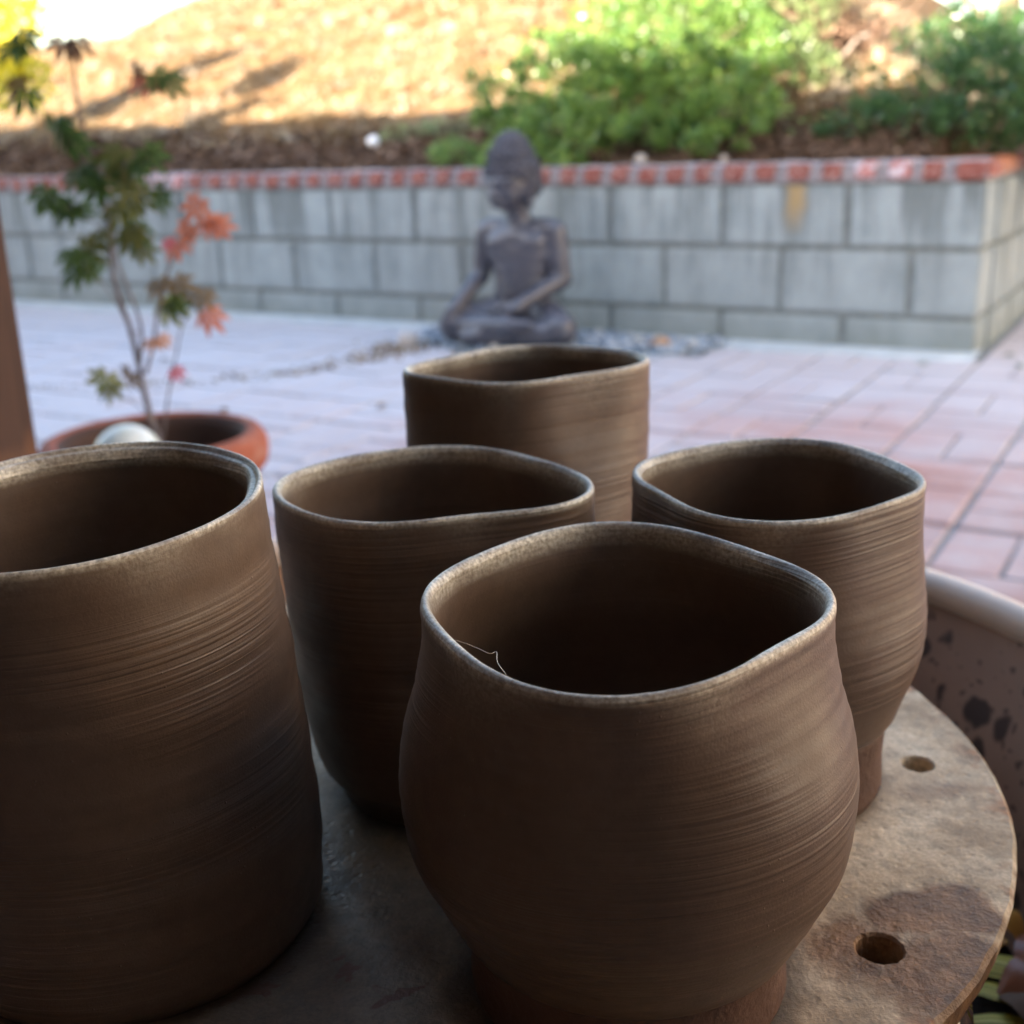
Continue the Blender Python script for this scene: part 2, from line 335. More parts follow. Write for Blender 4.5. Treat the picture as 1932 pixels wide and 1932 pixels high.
m = M('curled_hair_relief', .7, .25); co = m.coord(); m.color(m.ramp(m.voro(co, 70), [(0, (.12, .12, .145)), (.6, (.05, .05, .065))])); MAT_CURL = m.m
m = M('terracotta', .8, .25); co = m.coord(); c = m.ramp(m.noise(co, 8, 5), [(.3, (.25, .066, .036)), (.7, (.34, .10, .052))])
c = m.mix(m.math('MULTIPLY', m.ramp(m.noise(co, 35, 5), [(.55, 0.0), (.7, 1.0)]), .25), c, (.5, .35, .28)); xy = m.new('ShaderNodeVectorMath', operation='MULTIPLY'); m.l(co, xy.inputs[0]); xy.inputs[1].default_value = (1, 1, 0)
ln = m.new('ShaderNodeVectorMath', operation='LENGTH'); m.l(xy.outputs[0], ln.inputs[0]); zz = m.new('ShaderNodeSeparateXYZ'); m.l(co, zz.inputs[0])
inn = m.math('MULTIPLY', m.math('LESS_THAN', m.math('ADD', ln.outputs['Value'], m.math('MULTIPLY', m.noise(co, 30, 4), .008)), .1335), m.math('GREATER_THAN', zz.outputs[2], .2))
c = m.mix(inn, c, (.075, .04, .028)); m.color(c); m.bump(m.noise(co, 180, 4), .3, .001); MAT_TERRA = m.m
MAT_SOIL = simple('dark_potting_soil', [(.3, (.025, .018, .013)), (.7, (.07, .048, .034))], 60, .95, .1, 90, 1, .01).m
m = M('pearly_white_glaze', .22, .6); co = m.coord(); m.color(m.ramp(m.noise(co, 14, 3), [(.35, (.55, .58, .50)), (.65, (.72, .73, .70))])); MAT_BALL = m.m
m = M('speckled_cream_glaze', .65, .2); co = m.coord()
c = m.ramp(m.noise(co, 9, 4), [(.3, (.25, .13, .078)), (.7, (.38, .22, .14))])
wv = m.new('ShaderNodeVectorMath', operation='ADD'); nz = m.new('ShaderNodeTexNoise'); m.l(co, nz.inputs['Vector']); nz.inputs['Scale'].default_value = 26; nz.inputs['Detail'].default_value = 3
ml = m.new('ShaderNodeVectorMath', operation='SCALE'); m.l(nz.outputs['Color'], ml.inputs[0]); ml.inputs['Scale'].default_value = .028
m.l(co, wv.inputs[0]); m.l(ml.outputs[0], wv.inputs[1])
d1 = m.voro(wv.outputs[0], 66); r1 = m.new('ShaderNodeTexVoronoi'); m.l(wv.outputs[0], r1.inputs['Vector']); r1.inputs['Scale'].default_value = 66
sepc = m.new('ShaderNodeSeparateColor'); m.l(r1.outputs['Color'], sepc.inputs[0])
thr = m.math('MULTIPLY', m.math('POWER', sepc.outputs[0], 1.0), .50)
sp1 = m.math('MULTIPLY', m.math('SUBTRACT', thr, d1), 9.0, clamp=True); d2 = m.voro(wv.outputs[0], 150)
sp2 = m.math('MULTIPLY', m.math('SUBTRACT', .30, d2), 8.0, clamp=True)
sp_ = m.math('MAXIMUM', sp1, m.math('MULTIPLY', sp2, .7))
c = m.mix(m.math('MULTIPLY', sp_, .92), c, (.050, .026, .016)); m.color(c); m.bump(m.noise(co, 60, 4), .2, .002); MAT_PLANTER = m.m
MAT_PLANTRIM = simple('cream_pink_glazed_rim', [(.3, (.66, .50, .40)), (.7, (.76, .60, .50))], 12, .45, .35).m
m = M('glossy_dark_brown_glaze', .06, .8); co = m.coord(); m.color(m.ramp(m.noise(co, 20, 3), [(.3, (.03, .018, .013)), (.7, (.08, .045, .03))])); m.bump(m.noise(co, 45, 2), .7, .010); MAT_GLOSS = m.m
m = M('post_wood_lit_foot', .7, .3); co = m.coord('Object', (22, 22, 2)); f = m.noise(co, 2.2, 5, .6, .6)
c = m.ramp(f, [(.3, (.045, .023, .017)), (.7, (.085, .044, .031))]); pz = m.new('ShaderNodeSeparateXYZ'); m.l(m.coord('World'), pz.inputs[0])
c = m.mix(m.ramp(m.math('ADD', pz.outputs[2], m.math('MULTIPLY', f, .1)), [(.47, 1.0), (.52, 0.0)]), c, m.ramp(f, [(.3, (.20, .085, .04)), (.7, (.32, .16, .085))]))  # orange light low on the post is painted into the wood colour
m.color(c); m.bump(f, .5, .002); MAT_POST = m.m
MAT_SIDING = simple('beige_stucco', [(.3, (.38, .33, .27)), (.7, (.46, .41, .34))], 6, .9, .2, 120, .4, .003).m
MAT_ROOFING = simple('brown_roofing', [(.3, (.12, .09, .07)), (.7, (.2, .15, .12))], 15, .9, .2, 60, .4, .004).m
MAT_DARKWALL = simple('brown_siding', [(.3, (.27, .20, .145)), (.7, (.36, .27, .20))], 12, .85, .2).m
MAT_ADDED_DARK = simple('dark_stained_wood', [(.3, (.022, .015, .011)), (.7, (.045, .03, .022))], 12, .7, .3).m  # near-black so the added door and left side wall soak up fill light
MAT_CEIL = simple('stained_ceiling_boards', [(.3, (.20, .15, .11)), (.7, (.28, .21, .155))], 12, .8, .2).m
MAT_PEB = litter_mat('blue_grey_pebble', [(0, (.10, .13, .17)), (.4, (.18, .22, .27)), (.8, (.30, .34, .40)), (1, (.45, .42, .38))])
MAT_PALESTONE = simple('pale_stone', [(.3, (.36, .31, .28)), (.7, (.48, .42, .38))], 20, .8, .3, 80, .4, .004).m
MAT_RUSTSTONE = simple('rusty_stone', [(.3, (.28, .15, .08)), (.7, (.4, .24, .14))], 30, .8, .3, 80, .4, .004).m
MAT_HAIR = M('pale_hair', .4, .5).color((.75, .68, .55)).m

# ------------------------------------------------------------------ ground, patio
g = 60
o = link('ground', mesh('ground', [(-g, -g, -.06), (g, -g, -.06), (g, g, -.06), (-g, g, -.06)], [(0, 1, 2, 3)]), MAT_EARTH); tag(o, kind='structure')
# patio bed: joint sand just under the paver tops
P = [W(-6, -9, -.006), W(-6, 8, -.006), W(-.0, 8, -.006), W(0, -.0, -.006), W(9.5, 0, -.006), W(9.5, -9, -.006)]
bmv = [p for p in P]+[Vector((p.x, p.y, -.058)) for p in P]
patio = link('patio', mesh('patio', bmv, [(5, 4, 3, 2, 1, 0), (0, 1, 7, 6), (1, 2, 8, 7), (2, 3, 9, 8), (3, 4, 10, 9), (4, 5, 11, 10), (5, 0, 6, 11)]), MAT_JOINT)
tag(patio, kind='structure')
PW, PL = .1055, .2150
pv_meshes = []
for k in range(6):
    pv_meshes.append(bevel_box('paver', PW, PL, .04, .004, 1, .0014))
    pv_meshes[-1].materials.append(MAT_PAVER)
cells = []
from bpy_extras.object_utils import world_to_camera_view
bpy.context.view_layer.update()
def in_bed(s, n):
    return .78 < s < 1.86 and n > -.46 and ((s-1.3)/.56)**2+((n+.05)/.42)**2 < 1
MOD = .225
for i in range(-24, 44):
    for j in range(-20, 26):
        ori = (i+j) % 2
        for h_ in (-1, 1):
            s = -.1475+MOD*i+(h_*.0558 if ori else 0); n = -1.3125+MOD*j+(0 if ori else h_*.0558)
            if n > -.10 and s > -.04: continue
            if n < -5.4 or n > 4 or s > 9.3 or in_bed(s, n): continue
            p = W(s, n, 0); uv = world_to_camera_view(scn, cam, p)
            vis = uv.z > 0 and -.03 < uv.x < 1.03 and .42 < uv.y < .70 and not (n > 0 and s > 0)
            cells.append((0 if vis else 1, uv.z if uv.z > 0 else 99, s, n, ori))
cells.sort()
restV, restF = [], []
for idx, (nv, dz, s, n, ori) in enumerate(cells):
    p = W(s, n, -.02+random.uniform(-.0025, .0015)); rz = WROT+random.uniform(-.012, .012)+(0 if ori else math.pi/2)
    if idx < 300:
        o = bpy.data.objects.new('paver', random.choice(pv_meshes)); COL.objects.link(o); o.parent = patio
        o.location = p; o.rotation_euler = (random.uniform(-.006, .006), random.uniform(-.006, .006), rz)
    else:
        v, f = box_arrays((-PW/2, -PL/2, -.02), (PW/2, PL/2, .02)); b = len(restV)
        mt = Matrix.Rotation(rz, 3, 'Z'); restV += [mt @ Vector(q)+p for q in v]; restF += [tuple(x+b for x in q) for q in f]
m = M('far_clay_paver', .82, .3)
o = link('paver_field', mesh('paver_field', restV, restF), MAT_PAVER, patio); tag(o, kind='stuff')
# pale concrete strip along the wall foot, rough edged
V, F = [], []
N = 120
for i in range(N+1):
    s = -.02+i*7.1/N; w = .12+.05*noise.noise(Vector((s*4, 0, 0)))+.02*noise.noise(Vector((s*15, 5, 0)))
    V += [W(s, .05, .012), W(s, -w*.75, .008), W(s, -w, -.004), W(s, -w, -.03)]
for i in range(N):
    for k in range(3): F.append((4*i+k, 4*i+k+1, 4*i+k+5, 4*i+k+4))
strip = link('concrete_footing_strip', mesh('concrete_footing_strip', V, F), MAT_STRIP, None, True); tag(strip, kind='structure')

# ------------------------------------------------------------------ retaining wall
wall = empty('retaining_wall', W(0, 0, 0), WROT)
tag(wall, 'low grey concrete block garden wall with red brick cap behind the seated statue', 'wall')
def wl(s, n, z): return (s, -n, z)                    # wall-local
SL, WT, J = 8.2, .2, .015
core = bmesh.new()
def addbox(bm, lo, hi):
    v, f = box_arrays(lo, hi); vs = [bm.verts.new(q) for q in v]; [bm.faces.new([vs[i] for i in q]) for q in f]
addbox(core, (.007, -WT+.007, -.05), (SL, -.007, .501)); addbox(core, (.0085, -3.0, -.05), (WT-.007, -WT+.006, .4995))
me = bpy.data.meshes.new('mortar'); core.to_mesh(me); core.free(); link('mortar_core', me, MAT_MORTAR, wall)
cache = {}
def block(sx, sy, sz, loc, mat, name='concrete_block', b=.005):
    key = (round(sx, 3), round(sy, 3), round(sz, 3), mat.name)
    if key not in cache:
        me = bevel_box(name, sx, sy, sz, b, 2, .0007); me.materials.append(mat); cache[key] = me
    o = bpy.data.objects.new(name, cache[key]); COL.objects.link(o); o.parent = wall; o.location = loc
    o.rotation_euler = (0, 0, random.uniform(-.003, .003)); return o
BL = .396
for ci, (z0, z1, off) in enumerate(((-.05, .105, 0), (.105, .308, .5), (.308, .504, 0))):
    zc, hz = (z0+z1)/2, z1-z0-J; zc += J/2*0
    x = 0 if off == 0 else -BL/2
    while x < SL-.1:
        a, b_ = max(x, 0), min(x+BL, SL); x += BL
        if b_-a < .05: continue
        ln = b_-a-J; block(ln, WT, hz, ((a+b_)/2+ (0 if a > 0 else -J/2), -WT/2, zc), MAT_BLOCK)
    # return wall down the side
    y = WT if off == 0 else WT+.0
    first = True
    while y < 3.0:
        ln = (BL/2+0.0 if (off and first) else BL); first = False
        yb = min(y+ln, 3.0)
        if yb-y > .06: block(WT, yb-y-J, hz, (WT/2-J*.5, -(y+yb)/2-0*J, zc), MAT_BLOCK)
        y = yb
# cap bricks with wide pale joints
capm = bmesh.new(); addbox(capm, (-.004, -WT-.004, .503), (SL, -.001+.0, .549)); addbox(capm, (-.003, -3.0, .503), (WT+.004, -WT-.004, .5485))
me = bpy.data.meshes.new('cap_mortar'); capm.to_mesh(me); capm.free(); link('cap_mortar', me, MAT_CAPMORTAR, wall)
x = -.006; k = 0
while x < SL-.1:
    wd = .095 if k == 0 else random.uniform(.066, .076); jn = random.uniform(.024, .034)
    mat = MAT_CAP if k == 0 else (MAT_SMEAR if k in (2, 3) or (30 < k < 34) else MAT_CAP)
    block(round(wd, 3), WT+.014, .054, (x+wd/2, -WT/2+.001, .532+random.uniform(-.003, .003)), mat, 'cap_brick', .009); x += wd+jn; k += 1
y = WT+.03
while y < 2.9:
    wd = .072; block(WT+.012, wd, .054, (WT/2, -(y+wd/2), .532), MAT_CAPOR if y < .5 else MAT_CAP, 'cap_brick', .009); y += wd+.028
# mortar crown over the bricks
V, F = [], []
N = 160
for i in range(N+1):
    s = .004+i*(SL-.01)/N
    def hz_(q): return .562+.008*noise.noise(Vector((s*9, q, 1)))
    V += [(s, -.035, .552), (s, -.05, hz_(0)), (s, -WT+.03, hz_(3)), (s, -WT+.004, .552)]
for i in range(N):
    for k in range(3): F.append((4*i+k, 4*i+k+1, 4*i+k+5, 4*i+k+4)[::-1])
link('mortar_crown', mesh('mortar_crown', V, F), MAT_CAPMORTAR, wall, True)

# ------------------------------------------------------------------ hillside
S0, S1, N1 = -.0, 14, 7.5
ns, nn = 260, 150
V = []
for i in range(ns+1):
    s = .19+(S1-.19)*(i/ns)**1.15
    for j in range(nn+1):
        n = .19+(N1-.19)*(j/nn)**1.5; V.append(W(s, n, hillz(s, n)))
F = [(i*(nn+1)+j, i*(nn+1)+j+1, (i+1)*(nn+1)+j+1, (i+1)*(nn+1)+j) for i in range(ns) for j in range(nn)]
b = len(V)
for j in range(nn+1): V.append(Vector((V[j].x, V[j].y, .45)))
F += [(j, b+j, b+j+1, j+1) for j in range(nn)]
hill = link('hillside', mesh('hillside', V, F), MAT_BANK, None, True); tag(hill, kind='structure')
# the bank carries on to the right beyond the end of the side wall
V = []
for i in range(61):
    s = .19-8*(i/60)
    for j in range(61):
        n = 3.0+9*(j/60); q = n-3.0
        V.append(W(s, n, -.02+ (2.6*min(q/2.6, 1)+.42*max(q-2.2, 0))*(1-.0*i)+.06*noise.noise(Vector((s, n, 0)))))
F = [(i*61+j, (i+1)*61+j, (i+1)*61+j+1, i*61+j+1) for i in range(60) for j in range(60)]
o = link('hillside', mesh('hillside_far', V, F), MAT_BANK, None, True); tag(o, kind='structure')

def scatter_chips(name, count, srange, nrange, lw, mat, lift=.006, tilt=.5, maxn=None, curve=False):
    s = RNG.uniform(*srange, count); n = RNG.uniform(*nrange, count)
    V = np.zeros((count*4, 3))
    for i in range(count):
        z = hillz(s[i], n[i])
        c = W(s[i], n[i], z+lift*random.random()+.002)
        L = random.uniform(*lw[0]); w = random.uniform(*lw[1]); a = random.uniform(0, 6.28); t = random.uniform(-tilt, tilt)
        u = Vector((math.cos(a)*math.cos(t), math.sin(a)*math.cos(t), math.sin(t)+.21*0)); v = Vector((-math.sin(a), math.cos(a), random.uniform(-.5, .5))).normalized()
        V[4*i] = c-u*L-v*w; V[4*i+1] = c+u*L-v*w; V[4*i+2] = c+u*L+v*w; V[4*i+3] = c-u*L+v*w
    o = link(name, quads_mesh(name, V, count), mat); tag(o, kind='stuff'); return o
scatter_chips('dry_straw', 26000, (.2, 8), (.45, 3.2), ((.008, .035), (.001, .004)), MAT_STRAW, .012, .7)
scatter_chips('bark_mulch', 14000, (.2, 6.8), (.2, .62), ((.005, .018), (.002, .007)), MAT_MULCH, .012, .6)

def tufts(name, count, blades, mat):
    V = []
    for _ in range(count):
        s, n = random.uniform(.4, 7.5), random.uniform(.5, 3.2); c = W(s, n, hillz(s, n)-.004); hh = random.uniform(.03, .085)
        for b in range(blades):
            a = random.uniform(0, 6.28); r = random.uniform(0, .03); p = c+Vector((math.cos(a)*r, math.sin(a)*r, 0)); out = Vector((math.cos(a), math.sin(a), 0))*random.uniform(.2, .9)*hh
            w = Vector((-math.sin(a), math.cos(a), 0))*random.uniform(.0012, .003); tip = p+out+Vector((0, 0, hh*random.uniform(.6, 1.1)))
            V += [p-w, p+w, tip+w*.25, tip-w*.25]
    o = link(name, quads_mesh(name, np.array([list(v) for v in V]), len(V)//4), mat); tag(o, kind='stuff')
tufts('dry_grass', 900, 26, MAT_STRAW)
# ------------------------------------------------------------------ foliage builder
def leaf_cloud(name, blobs, count, size, mat, parent=None, aspect=.45, shell=.55, upright=0, clump=0, kind=None):
    """blobs: (centre Vector, radii) list; small pointed leaf quads through the crown's volume"""
    vol = np.array([r[0]*r[1]*r[2] for _, r in blobs])**.67; vol = vol/vol.sum()
    which = RNG.choice(len(blobs), count, p=vol)
    C_ = np.array([list(b[0]) for b in blobs])[which]; Rr = np.array([b[1] for b in blobs])[which]
    d = RNG.normal(size=(count, 3)); d /= np.linalg.norm(d, axis=1)[:, None]
    rad = shell+(1.08-shell)*RNG.random(count)**.8
    wob = np.array([noise.noise(Vector(q)*3.1+Vector((w*3, 0, 0))) for q, w in zip(d, which)])*.28+np.array([noise.noise(Vector(q)*8+Vector((w*5, 1, 0))) for q, w in zip(d, which)])*.2
    P_ = C_+d*Rr*(rad*(1+wob))[:, None]
    if clump:
        nc_ = max(8, count//clump); sel = RNG.choice(count, nc_, replace=False); cc = P_[sel]; w2 = RNG.integers(0, nc_, count)
        cr = np.abs(RNG.normal(size=(count, 3)))*np.sign(RNG.normal(size=(count, 3)))*np.array([.45, .45, .4])*size*1.9
        P_ = cc[w2]+cr*(RNG.uniform(.5, 1.3, nc_)[w2])[:, None]; d = (P_-C_[sel][w2]); d /= np.linalg.norm(d, axis=1)[:, None]+1e-6
    ax = RNG.normal(size=(count, 3))*.9+d*.8; ax[:, 2] += upright+.25
    ax /= np.linalg.norm(ax, axis=1)[:, None]
    sd = np.cross(ax, RNG.normal(size=(count, 3))); sd /= np.linalg.norm(sd, axis=1)[:, None]
    L = size*RNG.uniform(.6, 1.35, count)[:, None]
    V = np.zeros((count, 4, 3)); V[:, 0] = P_; V[:, 1] = P_+ax*L*.5+sd*L*aspect*.5; V[:, 2] = P_+ax*L; V[:, 3] = P_+ax*L*.5-sd*L*aspect*.5
    o = link(name, quads_mesh(name, V.reshape(-1, 3), count), mat, parent)
    if kind: tag(o, kind=kind)
    return o
def bush(name, label, cat, blobs, count, size, mat, base, stems=7, **kw):
    e = empty(name, base); tag(e, label, cat)
    bl = [(Vector(c)-Vector(base), r) for c, r in blobs]
    leaf_cloud('foliage', bl, count, size, mat, e, **kw)
    V, F = [], []
    for k in range(stems):
        c, r = random.choice(bl); tip = c+Vector((random.uniform(-.6, .6)*r[0], random.uniform(-.6, .6)*r[1], random.uniform(0, .6)*r[2]))
        st = Vector((random.uniform(-.05, .05), random.uniform(-.05, .05), -.02)); mid = (st+tip)/2+Vector((random.uniform(-.05, .05), random.uniform(-.05, .05), .03))
        tube('stem', smooth_path([st, mid, tip], 4), [.006-.004*i/8 for i in range(9)], 6, MAT_TWIG, e)
    return e
bush('shrub', 'bright green rounded shrub spilling over the brick cap right of the statue', 'shrub',
     [(W(1.74, .46, .80), (.22, .22, .22)), (W(1.55, .48, .80), (.28, .27, .24)), (W(1.30, .52, .83), (.27, .27, .26)), (W(1.05, .48, .78), (.26, .25, .20)), (W(.90, .36, .68), (.18, .17, .13)),
      (W(1.35, .30, .66), (.42, .16, .11)), (W(1.72, .24, .60), (.16, .10, .06)), (W(1.25, .78, 1.0), (.3, .25, .2)), (W(1.55,.78,.98), (.2,.2,.16)), (W(.98,.70,.95), (.17,.17,.14))], 38000, .024, MAT_BUSH, W(1.35, .5, .66), clump=75, shell=.6)
bush('shrub', 'pale grey-green upright shrub on the bank above the bright green shrub', 'shrub',
     [(W(1.30, 1.25, 1.22), (.26, .22, .24)), (W(1.00, 1.15, 1.22), (.22, .2, .24)), (W(.88, 1.0, 1.12), (.14, .14, .16)), (W(1.62, 1.35, 1.30), (.2, .18, .2))], 9000, .045, MAT_BUSH2, W(1.15, 1.2, .95), aspect=.16, upright=1.1, stems=10)
bush('shrub', 'dark green shrub standing at the corner end of the block wall', 'shrub',
     [(W(.02, .42, .76), (.24, .2, .2)), (W(-.12, .70, .66), (.20, .30, .18)), (W(-.2, 1.1, .8), (.25, .3, .25)), (W(.32, .45, .73), (.17, .18, .16)), (W(.5, .45, .66), (.10, .10, .09)), (W(-.12, .5, .82), (.22, .22, .22)), (W(.18, .60, .88), (.2, .18, .14))], 23000, .028, MAT_BUSH3, W(.24, .48, .62), aspect=.3, clump=50)
bush('weed', 'small pale green weed on the bank between the two green shrubs', 'weed',
     [(W(.80, .78, .90), (.06, .06, .10)), (W(.72, .80, .86), (.05, .05, .07))], 500, .03, MAT_BUSH2, W(.78, .78, .78), aspect=.3, upright=.8, stems=3)
bush('weed', 'low green ground weed at the soil edge left of the statue head', 'weed',
     [(W(1.98, .28, .61), (.10, .08, .05))], 900, .018, MAT_BUSH, W(1.98, .28, .565), stems=3)
bush('weed', 'thin dusty green weed in mulch left of the statue and shrub', 'weed',
     [(W(2.35, .52, .70), (.14, .06, .035)), (W(2.15, .52, .71), (.12, .06, .035))], 420, .018, MAT_BUSH2, W(2.25, .52, .66), stems=3)

# leaning tree off the left edge whose lit yellow sprays hang into view
tree = empty('yellow_leaved_tree', W(5.42, -.45, 0)); tag(tree, 'tree with bright yellow-green sprays hanging in at the top left corner', 'tree')
def tl(s, n, z): return W(s, n, z)-W(5.42, -.45, 0)
tube('trunk', smooth_path([tl(5.42, -.45, 0), tl(5.44, -.43, .7), tl(5.40, -.40, 1.3), tl(5.46, -.36, 1.75), tl(5.42, -.45, 2.3)], 6), [.25*(1-.80*(i/24)**1.8) for i in range(25)], 12, MAT_TWIG, tree)
for pts in ([(5.40, -.40, 1.3), (5.0, -.2, 1.5), (4.5, 0, 1.5), (4.15, .05, 1.32), (4.02, .05, 1.1)], [(5.44, -.38, 1.7), (4.9, -.15, 1.8), (4.45, .0, 1.6)], [(5.42, -.42, 2.1), (5.6, -.7, 2.6), (5.8, -1, 2.9)]):
    tube('branch', smooth_path([tl(*p) for p in pts], 5), [.018-.0009*i for i in range(5*(len(pts)-1)+1)], 7, MAT_TWIG, tree)
leaf_cloud('foliage', [(tl(4.04, .05, 1.25), (.10, .08, .10)), (tl(4.12, .0, 1.1), (.12, .08, .16)), (tl(4.08, .05, .98), (.10, .06, .12)), (tl(4.5, -.1, 1.65), (.2, .2, .15)), (tl(4.35, .0, .92), (.10, .06, .10))], 1300, .06, MAT_YLEAF, tree, aspect=.5, shell=.2)

# slim dark tree at top right
t2 = empty('slim_tree', W(.12, .95, .84)); tag(t2, 'slim dark trunk rising at the top right above the dark shrub', 'tree')
def t2l(s, n, z): return W(s, n, z)-W(.12, .95, .84)
tube('trunk', smooth_path([t2l(.12, .95, .86), t2l(.13, .95, 1.1), t2l(.10, .95, 1.45), t2l(.14, .97, 2.2), t2l(.1, 1.0, 3.0)], 5), [.046-.0014*i for i in range(21)], 9, MAT_TWIG, t2)
tube('branch', smooth_path([t2l(.12, .95, .93), t2l(.30, 1.02, 1.10), t2l(.29, 1.0, 1.3), t2l(.38, 1.0, 1.6)], 5), [.011-.0004*i for i in range(16)], 7, MAT_TWIG, t2)
leaf_cloud('foliage', [(t2l(.1, 1.0, 3.0), (.5, .5, .4)), (t2l(.35, 1.0, 2.4), (.35, .3, .25))], 2500, .05, MAT_BUSH3, t2, shell=.2)
# dead brush and a pale fallen branch
for lab, base, L, r0, mat, cnt in (('tangle of dead brown twigs on the bank right of the grey-green shrub', (.80, 1.05, 0), .34, .006, MAT_TWIG, 46),):
    e = empty('dead_brush', W(base[0], base[1], hillz(base[0], base[1]))); tag(e, lab, 'brush')
    for k in range(cnt):
        a = random.uniform(0, 6.28); p0 = Vector((random.uniform(-.22, .22), random.uniform(-.12, .12), random.uniform(0, .08)))
        u = Vector((math.cos(a), math.sin(a)*.6, random.uniform(.05, .8))).normalized()*L*random.uniform(.4, 1)
        tube('twig', smooth_path([p0, p0+u*.5+Vector((random.uniform(-.03, .03), 0, .02)), p0+u], 3), [r0*random.uniform(.6, 1.2)]*7, 5, mat, e)
    leaf_cloud('dry_leaves', [(Vector((0, 0, .07)), (.26, .13, .13)), (Vector((-.15, .1, .22)), (.2, .1, .12))], 1700, .028, MAT_MULCH, e, shell=.1)
p0 = [W(.735, .9, .845), W(.70, .9, .885), W(.655, .9, .93), W(.625, .9, .965), W(.585, .9, .972)]
o = tube('fallen_branch', smooth_path([p-p0[0] for p in p0], 5), [.010-.0002*i for i in range(21)], 8, MAT_GREYTWIG); o.location = p0[0]; tag(o, 'short pale bent dead branch lying on the sunny bank', 'branch')

def rock(name, loc, r, mat, label, cat='stone', seed=0, sq=.7):
    bm = bmesh.new(); bmesh.ops.create_icosphere(bm, subdivisions=3, radius=1)
    for v in bm.verts:
        v.co *= 1+.25*noise.noise(v.co*1.2+Vector((seed*3.7, 0, 0)))
        v.co = Vector((v.co.x*r, v.co.y*r*.85, v.co.z*r*sq))
    me = bpy.data.meshes.new(name); bm.to_mesh(me); bm.free(); o = link(name, me, mat, None, True); o.location = loc; tag(o, label, cat); return o
rock('stone', W(1.18, .23, .578), .024, MAT_PALESTONE, 'pale rounded stone on the soil edge just right of the statue head', seed=1)
rock('stone', W(.88, .24, .572), .017, MAT_PALESTONE, 'small pinkish stone on the soil edge under the shrub, farther right', seed=2)
rock('ball', W(2.46, .42, .665), .024, simple('white_plastic', [(.3, (.75, .75, .78)), (.7, (.82, .82, .84))], 10, .4, .5).m, 'small white ball lying on the shaded mulch left of the statue', 'ball', seed=3, sq=1)
rock('stone', W(.93, -.17, .012), .034, MAT_RUSTSTONE, 'rusty brown stone at the wall foot right of the statue', seed=4)
rock('stone', W(1.76, -.40, .015), .04, MAT_PALESTONE, 'pale round stone at the left tip of the pebble bed', seed=5)
# ------------------------------------------------------------------ pebble bed and leaf seam
bed = [W(1.3+.58*math.cos(a), -.05+.44*math.sin(a)*(1 if math.sin(a) < 0 else .1), .002) for a in np.linspace(0, 2*math.pi, 40, endpoint=False)]
o = link('pebble_bed_soil', mesh('pebble_bed_soil', bed, [tuple(range(39, -1, -1))]), MAT_STRIP); tag(o, kind='structure')
bm = bmesh.new(); icoV = None
t_ = bmesh.new(); bmesh.ops.create_icosphere(t_, subdivisions=1, radius=1); t_.verts.ensure_lookup_table()
IV = np.array([list(v.co) for v in t_.verts]); IF = np.array([[v.index for v in f.verts] for f in t_.faces]); t_.free()
def pebbles(name, pos, rr_, mat):
    Vs = []
    for (p, r) in zip(pos, rr_):
        a = random.uniform(0, 6.28); sc = np.array([1, random.uniform(.65, 1), random.uniform(.45, .7)])*r
        q = IV*sc*(1+RNG.uniform(-.1, .1, (len(IV), 1))); ca, sa = math.cos(a), math.sin(a)
        q = np.stack([q[:, 0]*ca-q[:, 1]*sa, q[:, 0]*sa+q[:, 1]*ca, q[:, 2]], 1)+np.array(list(p)); Vs.append(q)
    V = np.concatenate(Vs); F = np.concatenate([IF+len(IV)*i for i in range(len(Vs))])
    me = bpy.data.meshes.new(name); me.from_pydata(V.tolist(), [], F.tolist()); me.update()
    return link(name, me, mat, None, True)
pos, rr2 = [], []
while len(pos) < 620:
    s, n = random.uniform(.74, 1.86), random.uniform(-.49, -.02)
    if ((s-1.3)/.56)**2+((n+.05)/.42)**2 > 1.02: continue
    r = random.uniform(.009, .026); pos.append(W(s, n, .004+r*.4)); rr2.append(r)
tag(pebbles('pebbles', pos, rr2, MAT_PEB), kind='stuff')
# thin line of soil, grit and leaf bits running left from the bed
seam = smooth_path([W(1.77, -.40), W(1.74, -.55), W(1.75, -.72), W(1.80, -.92), W(1.93, -1.10), W(2.15, -1.28), W(2.5, -1.45)], 10)
pos, rr2 = [], []
for i in range(420):
    t = random.random()**1.5; p = seam[int(t*(len(seam)-1))]; sp_ = (.055*(1-t)+.012)
    pos.append(Vector((p.x+random.gauss(0, sp_), p.y+random.gauss(0, sp_), .004))); rr2.append(random.uniform(.003, .011)*(1-.5*t))
tag(pebbles('leaf_grit', pos, rr2, litter_mat('leaf_grit', [(0, (.07, .045, .03)), (.5, (.22, .15, .09)), (1, (.42, .36, .26))])), kind='stuff')
# a few dark leaves on the paving near the wall corner
for k, (s, n) in enumerate(((-.10, .02), (-.15, -.14), (.10, -.20), (-.25, .18))):
    me = mesh('fallen_leaf', [(-.02, 0, .002), (0, -.012, .006), (.024, 0, .002), (0, .012, .007), (0, 0, .010)], [(0, 1, 4), (1, 2, 4), (2, 3, 4), (3, 0, 4)])
    o = link('fallen_leaf', me, MAT_BUSH3); o.location = W(s, n, .002); o.rotation_euler = (0, 0, k*1.3)
    tag(o, ('dark leaf on the paving right beside the wall corner', 'dark curled leaf on the paving just below the wall corner', 'small dark leaf on the pale strip left of the wall corner', 'dark leaf on the paving at the right edge beyond the wall corner')[k], 'leaf', 'dark leaves on the paving by the corner')

